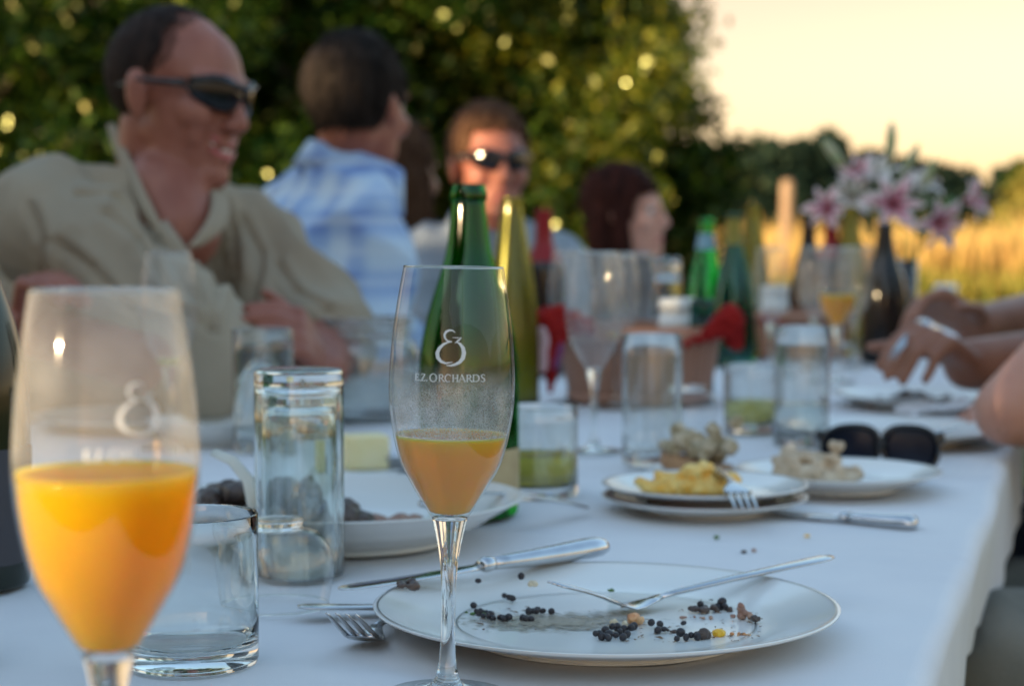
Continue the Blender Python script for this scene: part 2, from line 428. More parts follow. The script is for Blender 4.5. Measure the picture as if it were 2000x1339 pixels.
# ================================================================== FAR WOOD
M['forest'] = leafmat('far_forest', (.005, .017, .016), (.008, .022, .019), (.013, .028, .022), .15, .6, .02)
M['hillmat'] = solid('wooded_hill', (.008, .018, .011), (.012, .024, .014), .95, .05, spec=.05)
def hill_h(x):   # metres of tree-top line at ~240 m
    return 0
def far_wood(name, n, xf, yr, top, label, mat):
    V, Tq = [], []; k = 0
    for i in range(n):
        x = rng.uniform(*xf); y = rng.uniform(*yr); H = max(2.5, top(x, y)) * rng.uniform(.80, 1.04)
        if rng.random() < .5: H *= rng.uniform(.75, .95)
        con = rng.random() < .6
        tiers = 11 if con else 8; w0 = H * (.24 if con else .34)
        for t in range(tiers):
            u = t / (tiers - 1)
            z = H * (.08 + .92 * u); r = w0 * ((1 - u) ** .8 + .03 if con else math.sqrt(max(.02, 1 - (2 * u - 1) ** 2)) * 1.1)
            m = 14
            for q in range(m):
                a = rng.uniform(0, 6.28); rr = r * rng.uniform(.35, 1.15); s = H * .055 * rng.uniform(.6, 1.5)
                cx, cy_, cz = x + rr * math.cos(a), y + rr * math.sin(a), z - rr * .35 + rng.normal(0, H * .02)
                d1 = rng.normal(0, 1, 3); d1 /= np.linalg.norm(d1); d2 = np.cross(d1, rng.normal(0, 1, 3)); d2 /= np.linalg.norm(d2) + 1e-6
                c = np.array([cx, cy_, cz])
                V += [c - d1 * s, c + d2 * s * .8, c + d1 * s, c - d2 * s * .8]; Tq.append([k, k + 1, k + 2, k + 3]); k += 4
    return tag(raw_mesh(name, np.array(V), [np.array(Tq)], mat), label, kind='stuff')
def top1(x, y):   # treeline seen from the table: high at left, falling to the right
    px = 1000 + FPX * x / y
    pts = [(900, 330), (1350, 300), (1450, 292), (1500, 283), (1560, 292), (1610, 268), (1660, 296), (1720, 305), (1760, 322), (1850, 336), (1930, 345), (2300, 350), (3200, 340)]
    py = np.interp(px, [p[0] for p in pts], [p[1] for p in pts])
    return CAMZ + (468 - py) / FPX * y + 0.3
far_wood('distant_forest', 1200, (0, 105), (165, 205), top1, 'dark mixed forest with spiky conifer tops beyond the golden field', M['forest'])
hv, hf = [], []
for j, (y, h) in enumerate([(170, 0), (190, 3.0), (214, 4.4), (300, 6)]):
    for i in range(41):
        x = -260 + 13.5 * i; hv.append((x, y, h * (1 + .2 * noise.noise(Vector((x * .02, y, 0))))))
for j in range(3):
    for i in range(40):
        a = j * 41 + i; hf.append((a, a + 1, a + 42, a + 41))
tag(mesh('hill', hv, hf, M['hillmat']), 'low wooded rise behind the far trees', kind='structure')

# ================================================================== TREES
M['bark'] = solid('tree_bark', (.06, .045, .03), (.11, .085, .06), .9, 12, bump=.8, stretch=(1, 1, .25))
M['leaf_dark'] = leafmat('shaded_hedge_leaf', (.003, .014, .003), (.006, .024, .005), (.055, .10, .012), .30, .24, .055)  # shade on the tree row put into the leaf colour
M['leaf_light'] = leafmat('sunlit_tree_leaf', (.025, .050, .008), (.075, .11, .014), (.26, .25, .03), .45, .22, .10)  # sunlight on the row's right end put into the leaf colour
M['leaf_olive'] = leafmat('olive_bush_leaf', (.08, .09, .018), (.17, .16, .03), (.26, .22, .05), .35, .4, .08)
def leaf_cloud(name, centers, radii, per, size, mat, parent, holes=None, origin=(0, 0, 0), flat=.8):
    centers = np.asarray(centers, float); n = len(centers) * per
    c = np.repeat(centers, per, 0); r = np.repeat(np.asarray(radii, float), per)
    d = rng.normal(0, 1, (n, 3)); d /= np.linalg.norm(d, axis=1)[:, None]
    c = c + d * (r * rng.random(n) ** .45)[:, None] * np.array([1, 1, flat])
    if holes is not None:
        wc = c + np.array(origin); s = np.array(SUN); keep = np.ones(n, bool)
        for h, hr in holes:
            q = wc - np.array(h); t = q @ s; dist = np.linalg.norm(q - t[:, None] * s, axis=1)
            keep &= ~((dist < hr + size * .25) & (t > 0))
        c = c[keep]; n = len(c)
    a = rng.normal(0, 1, (n, 3)); a /= np.linalg.norm(a, axis=1)[:, None]
    b = np.cross(a, rng.normal(0, 1, (n, 3))); b /= np.linalg.norm(b, axis=1)[:, None]
    s = size * rng.uniform(.55, 1.3, n)[:, None]
    v = np.stack([c - a * s * .5, c + b * s * .28 - a * s * .05, c + a * s * .5, c - b * s * .28 - a * s * .05], 1).reshape(-1, 3)
    q = np.arange(n)[:, None] * 4 + np.array([[0, 1, 2, 3]])
    return raw_mesh(name, v, [q], mat, parent=parent)
def tree(label, x, y, h, rx, ry, trunk_r, mat, ncl=130, per=300, size=.075, group=None, low=.0, shape=None, holes=None, seed=1, name='broadleaf_tree', cr=(.28, .6)):
    rnd = random.Random(seed)
    t = thing(name, label, 'tree', (x, y, 0), group=group)
    mb = MB(); pts = [Vector((0, 0, -.1))]; n = 6
    for i in range(1, n + 1):
        pts.append(Vector((rnd.gauss(0, .06) * i, rnd.gauss(0, .06) * i, h * .62 * i / n)))
    ws = [trunk_r * 2 * (1 - .75 * i / n) for i in range(n + 1)]
    mb.sweep(pts, ws, ws, seg=9)
    cl, rad = [], []
    for i in range(ncl):
        for _ in range(40):
            u = Vector((rnd.uniform(-1, 1), rnd.uniform(-1, 1), rnd.uniform(-1, 1)))
            if (abs(u.x) ** 3 + abs(u.y) ** 3 + abs(u.z) ** 3) < 1 and u.length > rnd.random() * .75: break
        p = Vector((u.x * rx, u.y * ry, h * (low + (1 - low) * (.5 + .5 * u.z))))
        if shape and not shape(p): continue
        cl.append(p); rad.append(rnd.uniform(*cr) * (1.0 if u.z < .5 else .8))
    for i in range(0, len(cl), 9):     # limbs reach out to the clumps
        k = rnd.randint(1, n - 1); a = pts[k]; b = cl[i]; m = (a + b) / 2 + Vector((0, 0, .15))
        w = ws[k] * .5
        if holes and any(((o_ := Vector((x, y, 0)) + a.lerp(b, q_ / 12)) - Vector(h_) - SUN * (o_ - Vector(h_)).dot(SUN)).length < hr_ + w for h_, hr_ in holes for q_ in range(13)): continue
        mb.sweep([a, m, b], [w, w * .6, w * .2], [w, w * .6, w * .2], seg=6)
    mb.build('trunk', M['bark'], t)
    leaf_cloud('crown', cl, rad, per, size, mat, t, holes, (x, y, 0))
    return t
# the big hedge-like row behind the guests
g = 'broadleaf trees behind the guests'
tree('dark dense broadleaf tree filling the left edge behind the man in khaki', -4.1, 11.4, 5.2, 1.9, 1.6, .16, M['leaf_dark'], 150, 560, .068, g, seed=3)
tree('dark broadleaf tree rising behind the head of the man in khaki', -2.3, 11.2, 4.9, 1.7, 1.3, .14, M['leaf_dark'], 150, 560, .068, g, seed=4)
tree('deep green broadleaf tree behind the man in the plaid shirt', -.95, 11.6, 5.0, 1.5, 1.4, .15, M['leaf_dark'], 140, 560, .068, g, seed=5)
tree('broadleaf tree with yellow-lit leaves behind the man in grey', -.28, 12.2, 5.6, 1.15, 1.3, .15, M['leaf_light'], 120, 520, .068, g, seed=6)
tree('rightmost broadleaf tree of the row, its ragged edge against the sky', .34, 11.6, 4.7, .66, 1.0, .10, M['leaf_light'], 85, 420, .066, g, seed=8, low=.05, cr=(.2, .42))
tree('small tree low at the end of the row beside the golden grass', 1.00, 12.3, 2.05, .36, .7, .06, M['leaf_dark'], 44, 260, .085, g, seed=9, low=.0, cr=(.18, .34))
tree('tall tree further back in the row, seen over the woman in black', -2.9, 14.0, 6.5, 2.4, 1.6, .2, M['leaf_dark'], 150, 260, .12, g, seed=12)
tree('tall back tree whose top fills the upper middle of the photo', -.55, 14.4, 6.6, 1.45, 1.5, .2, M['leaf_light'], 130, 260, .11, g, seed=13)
tree('round olive bush at the right edge in front of the far forest', 19.3, 62, 3.6, 2.3, 2.2, .2, M['leaf_olive'], 90, 120, .30, 'bushes by the field', seed=15, low=.02, cr=(.6, 1.1))
tree('dark round tree above the olive bush at the right edge', 27.5, 92, 4.9, 3.2, 2.5, .3, M['leaf_dark'], 90, 120, .45, 'bushes by the field', seed=16, low=.02, cr=(.8, 1.4))

# unseen trees added to shade the table, crowns cut open along chosen sunbeams
HOLES = []
def sunhole(p, r): HOLES.append((tuple(p), r))
sunhole((-.143, .652, TZ + .165), .062)                 # near cider flute
sunhole(P(905, 320, 3.85), .062); sunhole(P(895, 262, 3.85), .055); sunhole(P(902, 385, 3.85), .05)
sunhole(P(206, 168, 2.5), -.012); sunhole((-.033, .978, TZ + .118), .042)                       # ear, then the focused flute's cider
sunhole(P(608, 150, 3.2), .018)                       # hair
sunhole(P(1968, 765, 2.1), .034)                      # bare arm
sunhole(P(1700, 600, 3.6), .06)
sunhole(P(1440, 620, 2.75), .03); sunhole(P(1390, 640, 2.7), .025)
sunhole(P(1740, 480, 4.0), .07); sunhole(P(1985, 665, 3.2), .08)
sunhole(P(1385, 470, 3.4), .02); sunhole(P(830, 445, 3.9), .04)
for _i in range(46): sunhole(P(random.uniform(420, 1380), random.uniform(-60, 330) , random.uniform(9.6, 11.5)), random.uniform(.05, .22))
sunhole(P(1290, 500, 3.2), .012)
g = 'unseen shade trees added left of the table'
for (x, y, h, rx, ry, s) in [(-3.2, -3.6, 4.2, 1.1, 1.1, 28), (-5.4, -2.6, 5.6, 1.6, 1.9, 21), (-6.6, -.2, 5.8, 1.6, 1.9, 22), (-4.6, -5.2, 5.4, 1.6, 1.9, 23), (-5.0, .6, 3.4, 1.0, 1.2, 27), (-8.4, -2.0, 6.2, 1.8, 2.2, 25), (-7.6, -4.6, 6.2, 1.8, 2.0, 26)]:
    tree('dense unseen tree added left of the table to shade it', x, y, h, rx, ry, .15, M['leaf_dark'], 170, 230, .15, g, seed=s, low=.03, holes=HOLES, name='added_shade_tree', cr=(.35, .6))
# a wooden post in the field
po = thing('wooden_post', 'weathered wooden post rising from the golden grass before the far forest', 'post', (5.28, 35.3, 0))
mb = MB(); mb.sweep([(0, 0, -.3), (0, 0, 1.5), (.01, 0, 2.08), (.01, 0, 2.14)], [.26, .25, .24, .18], [.26, .25, .24, .18], seg=10)
mb.build('shaft', solid('weathered_post_wood', (.20, .14, .09), (.28, .20, .13), .8, 8, bump=.6), po)
mb = MB(); mb.sweep([(-.55, .1, -.3), (-.3, .1, .6), (-.08, .05, 1.15)], [.12, .12, .1], [.12, .12, .1], seg=8)
mb.build('brace', bpy.data.materials['weathered_post_wood'], po)

# ================================================================== TABLE AND CLOTH
TANG = -math.atan(.311)             # the table runs away to the right
tdir = Vector((math.sin(-TANG), math.cos(TANG), 0)); tnor = Vector((math.cos(TANG), -math.sin(-TANG), 0))
E0 = Vector((.22, 1.007, 0)); TW, V0, V1 = 1.26, -.75, 4.75       # right edge point, width, start and end along the edge
table_o = E0 - tnor * (TW / 2)
def LT(u, v, z): return table_o + tnor * u + tdir * v + Vector((0, 0, z))
t = thing('long_table', 'long dining table hidden under the white cloth', 'table', (table_o.x, table_o.y, 0), TANG)
bevel(MB().box((0, (V0 + V1) / 2, TZ - .022), (TW - .03, V1 - V0 - .04, .028)).build('tabletop', M['tabletop'], t, False))
for v in (V0 + .25, (V0 + V1) / 2, V1 - .25):
    for u in (-.5, .5):
        MB().sweep([(u, v, 0), (u, v, TZ - .036)], [.03, .03], [.03, .03], seg=12).build('leg', M['darkmetal'], t)
def cloth_pt(u, v):
    """u beyond +-TW/2 hangs down; returns local (x,y,z)"""
    hw = TW / 2; z = 0; x = u; rr = .014
    wr = .0042 * noise.noise(Vector((u * 1.6 + 4, v * 8 + u * 1.5, 1))) + .0034 * noise.noise(Vector((u * 2.5 + 4, v * 26 + u * 5, 7))) * max(0, .4 + noise.noise(Vector((u * 2, v * 3, 3))) * 1.6) + .0006 * noise.noise(Vector((u * 9, v * 22, 5)))
    # pressed fold lines across and along the cloth
    for fv in (-.2, .42, 1.04, 1.66, 2.3): wr += .0014 * math.exp(-((v - fv - .01 * math.sin(u * 3)) / .006) ** 2)
    wr += .0014 * math.exp(-((u - .05) / .006) ** 2)
    ov = abs(u) - hw; sg = 1 if u > 0 else -1
    if abs(u) > hw - .08: hw += .0045 * noise.noise(Vector((v * 3.5, sg, 8))) * min(1, (abs(u) - hw + .08) / .08); ov = abs(u) - hw
    if ov <= 0: return Vector((x, v, wr))
    q = math.pi / 2 * rr
    if ov < q:
        a = ov / rr; return Vector((sg * (hw + rr * math.sin(a)), v, wr * (1 - ov / q) - rr * (1 - math.cos(a))))
    d = (ov - q) * (.16 + .52 * min(1, max(0, (v - .05) / .8)) + .08 * math.sin(v * 3.1))
    wv = .5 + .5 * math.sin(v * 4.6 + 1.3 + .8 * math.sin(v * 1.7)); w2 = noise.noise(Vector((v * 9, d * 3, sg)))
    k = d / .16
    return Vector((sg * (hw + rr + k * (.040 * wv - .028 + .014 * w2)), v + .02 * k * math.cos(v * 4.6), -rr - d * (.90 + .16 * math.sin(v * 2.3 + .4))))
OV = .175
us = [-TW / 2 - OV + i * OV / 9 for i in range(8)] + [-TW / 2 - .022 + i * .0044 for i in range(6)]
us += list(np.linspace(-TW / 2 + .002, TW / 2 - .002, 72)) + [TW / 2 + i * .0044 for i in range(6)] + [TW / 2 + .022 + i * OV / 9 for i in range(1, 9)]
vs = list(np.linspace(V0 - .02, 2.6, 520)) + list(np.linspace(2.62, V1 + .02, 90))
cv = [cloth_pt(u, v) + Vector((0, 0, 0)) for v in vs for u in us]; nu = len(us)
for sgn, base in ((-1, vs[0]), (1, vs[-1])):      # ends hang too
    for k in range(1, 7):
        for u in us:
            p = cloth_pt(u, base); cv.append(Vector((p.x, p.y + sgn * (.004 + .012 * math.sin(u * 11) * k / 6 + .002), p.z - .028 * k)))
cf = []
for j in range(len(vs) - 1):
    for i in range(nu - 1):
        a = j * nu + i; cf.append((a, a + 1, a + nu + 1, a + nu))
b0 = len(vs) * nu
for s_, row in enumerate((0, (len(vs) - 1) * nu)):
    prev = row
    for k in range(6):
        cur = b0 + (s_ * 6 + k) * nu
        for i in range(nu - 1): cf.append((prev + i, prev + i + 1, cur + i + 1, cur + i))
        prev = cur
cloth = mesh('tablecloth', cv, cf, M['cloth'])
cloth.location = (table_o.x, table_o.y, TZ); cloth.rotation_euler = (0, 0, TANG)
tag(cloth, 'long white tablecloth with creases draped over the dinner table', 'tablecloth')
# ================================================================== PEOPLE
def skinmat(name, c1, c2):
    return solid(name, c1, c2, .48, 22, spec=.4, sss=.15, sssr=(.012, .004, .002), bump=.08, bscale=300)
M['skin_a'] = skinmat('ruddy_skin', (.25, .085, .056), (.32, .125, .085))
M['skin_b'] = skinmat('tanned_skin', (.25, .11, .068), (.32, .15, .095))
M['skin_c'] = skinmat('fair_skin', (.50, .25, .18), (.56, .30, .22))
M['lip'] = solid('lip', (.42, .10, .10), rough=.4)
M['teeth'] = solid('teeth', (.72, .68, .60), rough=.25)
M['eye'] = solid('eye_white', (.6, .58, .55), rough=.15)
M['iris'] = solid('dark_iris', (.02, .015, .01), rough=.1)
def hairmat(name, c1, c2):
    m = solid(name, c1, c2, .7, 60, spec=.12, stretch=(1, 1, .12), bump=1.0, bscale=260)
    n, l = m.node_tree.nodes, m.node_tree.links
    out = [x for x in n if x.type == 'OUTPUT_MATERIAL'][0]; src = out.inputs[0].links[0].from_socket
    at = n.new('ShaderNodeAttribute'); at.attribute_name = 'hair_cover'
    t = n.new('ShaderNodeTexCoord'); ns = n.new('ShaderNodeTexNoise'); ns.inputs['Scale'].default_value = 330; ns.inputs['Detail'].default_value = 2; l.new(t.outputs['Object'], ns.inputs['Vector'])
    ma = n.new('ShaderNodeMath'); ma.operation = 'MULTIPLY_ADD'; ma.inputs[1].default_value = 1.1; l.new(ns.outputs['Fac'], ma.inputs[0]); l.new(at.outputs['Fac'], ma.inputs[2])
    mr = n.new('ShaderNodeMapRange'); mr.inputs['From Min'].default_value = .72; mr.inputs['From Max'].default_value = 1.12; l.new(ma.outputs[0], mr.inputs[0])
    tr = n.new('ShaderNodeBsdfTransparent'); mx = n.new('ShaderNodeMixShader'); l.new(mr.outputs[0], mx.inputs[0]); l.new(tr.outputs[0], mx.inputs[1]); l.new(src, mx.inputs[2]); l.new(mx.outputs[0], out.inputs[0])
    return m
M['hair_dark'] = hairmat('dark_brown_hair', (.012, .007, .006), (.030, .018, .014))
M['hair_grey'] = hairmat('greying_dark_hair', (.008, .006, .005), (.028, .020, .016))
M['hair_brown'] = hairmat('brown_hair', (.05, .022, .011), (.11, .055, .028))
M['hair_red'] = hairmat('dark_auburn_hair', (.016, .004, .003), (.045, .012, .008))
M['khaki'] = solid('khaki_cotton', (.31, .265, .20), (.37, .315, .235), .9, 5, spec=.15, bump=.35, bscale=700)
M['grey_shirt'] = solid('grey_blue_cotton', (.22, .26, .30), (.29, .33, .37), .9, 8, spec=.15, bump=.3, bscale=500)
M['black_cloth'] = solid('black_cotton', (.012, .012, .015), (.025, .024, .03), .9, 8, spec=.15)
M['grey_cloth'] = solid('grey_trouser_cloth', (.15, .155, .14), (.21, .21, .19), .9, 12, spec=.15, bump=.4, bscale=300)
M['denim'] = solid('dark_denim', (.03, .045, .09), (.05, .07, .13), .9, 30, spec=.15)
M['teal_cloth'] = solid('teal_scarf_cloth', (.08, .35, .33), rough=.8)
M['shoe'] = solid('dark_leather', (.03, .022, .018), rough=.4)
def plaid(name):
    m, n, l, out = nt(name)
    b = n.new('ShaderNodeBsdfPrincipled'); b.inputs['Roughness'].default_value = .9; b.inputs['Specular IOR Level'].default_value = .15
    t = n.new('ShaderNodeTexCoord'); s = n.new('ShaderNodeSeparateXYZ'); l.new(t.outputs['Object'], s.inputs[0])
    def band(sock, f, ph, lo, hi):
        m1 = n.new('ShaderNodeMath'); m1.operation = 'MULTIPLY_ADD'; m1.inputs[1].default_value = f; m1.inputs[2].default_value = ph; l.new(sock, m1.inputs[0])
        m2 = n.new('ShaderNodeMath'); m2.operation = 'SINE'; l.new(m1.outputs[0], m2.inputs[0])
        m3 = n.new('ShaderNodeMapRange'); m3.inputs['From Min'].default_value = lo; m3.inputs['From Max'].default_value = hi; l.new(m2.outputs[0], m3.inputs[0]); return m3.outputs[0]
    ad = n.new('ShaderNodeMath'); ad.operation = 'ADD'; l.new(s.outputs['X'], ad.inputs[0])
    y5 = n.new('ShaderNodeMath'); y5.operation = 'MULTIPLY'; y5.inputs[1].default_value = -.9; l.new(s.outputs['Y'], y5.inputs[0]); l.new(y5.outputs[0], ad.inputs[1])
    a = band(ad.outputs[0], 62, .5, -.4, .8); c = band(s.outputs['Z'], 62, 1.0, -.4, .8); d = band(s.outputs['Z'], 124, 0, .5, .95)
    r = ramp(n, [(0, (.48, .61, .74)), (.5, (.30, .43, .66)), (1, (.17, .27, .54))])
    av = n.new('ShaderNodeMath'); av.operation = 'ADD'; l.new(a, av.inputs[0]); l.new(c, av.inputs[1])
    hv_ = n.new('ShaderNodeMath'); hv_.operation = 'MULTIPLY'; hv_.inputs[1].default_value = .5; l.new(av.outputs[0], hv_.inputs[0]); l.new(hv_.outputs[0], r.inputs[0])
    mx = n.new('ShaderNodeMix'); mx.data_type = 'RGBA'; l.new(d, mx.inputs[0]); l.new(r.outputs[0], mx.inputs[6]); mx.inputs[7].default_value = (.55, .66, .76, 1)
    f = n.new('ShaderNodeMath'); f.operation = 'MULTIPLY'; f.inputs[1].default_value = .5; l.new(d, f.inputs[0]); l.new(f.outputs[0], mx.inputs[0])
    l.new(mx.outputs[2], b.inputs['Base Color']); l.new(b.outputs[0], out.inputs[0]); return m
M['plaid'] = plaid('blue_plaid_cotton')

def basis(fwd, pitch=0, roll=0):
    """head axes: x forward, y left, z up"""
    f = Vector(fwd).normalized(); z = Vector((0, 0, 1)); y = z.cross(f).normalized(); z = f.cross(y)
    m = Matrix((f, y, z)).transposed()
    return m @ Matrix.Rotation(pitch, 3, 'Y') @ Matrix.Rotation(roll, 3, 'X')
def add_head(mb, c, B, k=1.0, smile=False):
    c = Vector(c); L = lambda p: c + B @ (Vector(p) * k)
    def E(p, r, rot=None):
        mb.ell(L(p), [a * k for a in r], B @ rot if rot else B)
    E((-.016, 0, .032), (.092, .074, .086)); E((.022, 0, .030), (.066, .066, .072)); E((.030, 0, -.015), (.060, .064, .085))
    E((.030, 0, -.066), (.055, .056, .046)); E((.012, 0, -.045), (.062, .060, .045))
    E((.076, 0, -.093), (.024, .026, .021)); E((.066, 0, -.058), (.026, .033, .030))
    mb.cap(L((.090, 0, .018)), L((.109, 0, -.022)), .0085 * k, .0125 * k)
    for s in (-1, 1):
        E((.100, s * .012, -.027), (.011, .009, .008))
        E((.060, s * .038, -.022 + (.006 if smile else 0)), (.028, .026, .026))
        mb.cap(L((.084, s * .010, .030)), L((.070, s * .050, .030)), .011 * k, .010 * k)
        Rt = Matrix.Rotation(R(-14), 3, 'Y') @ Matrix.Rotation(s * R(18), 3, 'Z')
        E((-.004, s * .077, -.004), (.019, .0055, .033), Rt); E((-.012, s * .080, -.002), (.011, .008, .030), Rt); E((.000, s * .076, -.030), (.009, .006, .010), Rt)
    E((.089, 0, -.049), (.014, .024, .009)); E((.087, 0, -.070), (.014, .022, .010))
    if smile:
        for s in (-1, 1): E((.062, s * .036, -.042), (.018, .016, .024))
def add_face(t, c, B, k, smile=False, eyes=True):
    c = Vector(c); L = lambda p: c + B @ (Vector(p) * k)
    w = .029 if smile else .022
    mb = MB()
    for (z0, dz) in ((-.0505, .003), (-.0665, -.004)):
        mb.sweep([L((.1005 - .45 * abs(a) - .02 * (a * a) * 100, a, z0 + (.008 if smile else 0) * (a / w) ** 2)) for a in np.linspace(-w, w, 9)],
                 [.002 + .0065 * (1 - (a / w) ** 2) ** .5 * k for a in np.linspace(-w, w, 9)], [.004 * k] * 9, side=B @ Vector((0, 0, 1)), seg=8)
    mb.build('lips', M['lip'], t)
    if smile:
        MB().sweep([L((.0955 - .5 * abs(a), a, -.0585 + .010 * (a / w) ** 2)) for a in np.linspace(-w * .85, w * .85, 9)],
                   [(.001 + .0085 * (1 - (a / w) ** 2)) * k for a in np.linspace(-w, w, 9)], [.006 * k] * 9, side=B @ Vector((0, 0, 1)), seg=8).build('teeth', M['teeth'], t)
    if eyes:
        for s in (-1, 1):
            e = MB().ell(L((.0745, s * .031, .010)), [.0118 * k] * 3).build('eye', M['eye'], t)
            MB().ell(L((.0845, s * .032, .010)), [.0035 * k, .006 * k, .006 * k], B).build('iris', M['iris'], e)
def hand(mb, wr, d, palm, k=1.0, curl=.5, spread=.12, thumb_side=1, curls=None):
    """d: wrist->knuckles; palm: palm normal (side the fingers curl to)"""
    wr = Vector(wr); d = Vector(d).normalized(); pn = Vector(palm); pn = (pn - d * pn.dot(d)).normalized(); s = d.cross(pn) * thumb_side
    Lp = .088 * k
    for j, o_ in enumerate((-.027, -.009, .009, .027)):
        mb.cap(wr + s * o_ * .55 * k, wr + d * Lp * (1, .98, .95, .88)[3 - j] + s * o_ * k * 1.05, .0150 * k, .0120 * k, 12)
    mb.ell(wr + d * .045 * k, (.03 * k, .03 * k, .016 * k), Matrix((d, s, pn)).transposed())
    for j, o_ in enumerate((.027, .009, -.009, -.027)):
        L = (.072, .080, .075, .058)[j] * k; c = (curls[j] if curls else curl) * (1 + .08 * j)
        p = wr + d * Lp * (.98, 1.0, .96, .88)[j] + s * o_ * 1.05 * k; dd = (d + s * (o_ / .027) * spread).normalized()
        for q, (fr, rr) in enumerate(((.45, .0092), (.30, .0083), (.25, .0074))):
            ang = c * (.7, 1.15, .8)[q]; dd = (dd * math.cos(ang) + pn * math.sin(ang)).normalized()
            n_ = p + dd * L * fr; mb.cap(p, n_, rr * k, rr * .92 * k, 12); p = n_
    p = wr + d * .02 * k + s * .024 * k; dd = (d * .6 + s * .75 + pn * .35).normalized()
    for q, (ln, rr) in enumerate(((.042, .0145), (.032, .0105), (.026, .0095))):
        n_ = p + dd * ln * k; mb.cap(p, n_, rr * k, rr * .85 * k, 12); p = n_
        dd = (dd + d * .35 + pn * .25 - s * .12).normalized()
def clothes_mesh(name, mb, mat, t, vox=.008, amp=.009, freq=6, folds=1.15, clip=None, smooth=6, creases=None):
    o = mb.build(name, mat, t)
    bake(o, ('REMESH', dict(mode='VOXEL', voxel_size=vox)), ('SMOOTH', dict(iterations=smooth, factor=.6)))
    if clip:
        bm = bmesh.new(); bm.from_mesh(o.data); dl = [v for v in bm.verts if clip(v.co)]
        bmesh.ops.delete(bm, geom=dl, context='VERTS'); bm.to_mesh(o.data); bm.free()
    def fn(p):
        a = noise.noise(p * freq); b = abs(noise.noise(Vector((p.x * 11 + p.z * 4, p.y * 11 + 3, p.z * 7 - p.x * 5))))
        r_ = a + folds * (.9 - 2.8 * b)
        if creases: r_ += creases(p)
        return r_
    wobble(o, amp, 1, fn)
    o.data.polygons.foreach_set('use_smooth', [True] * len(o.data.polygons))
    return o
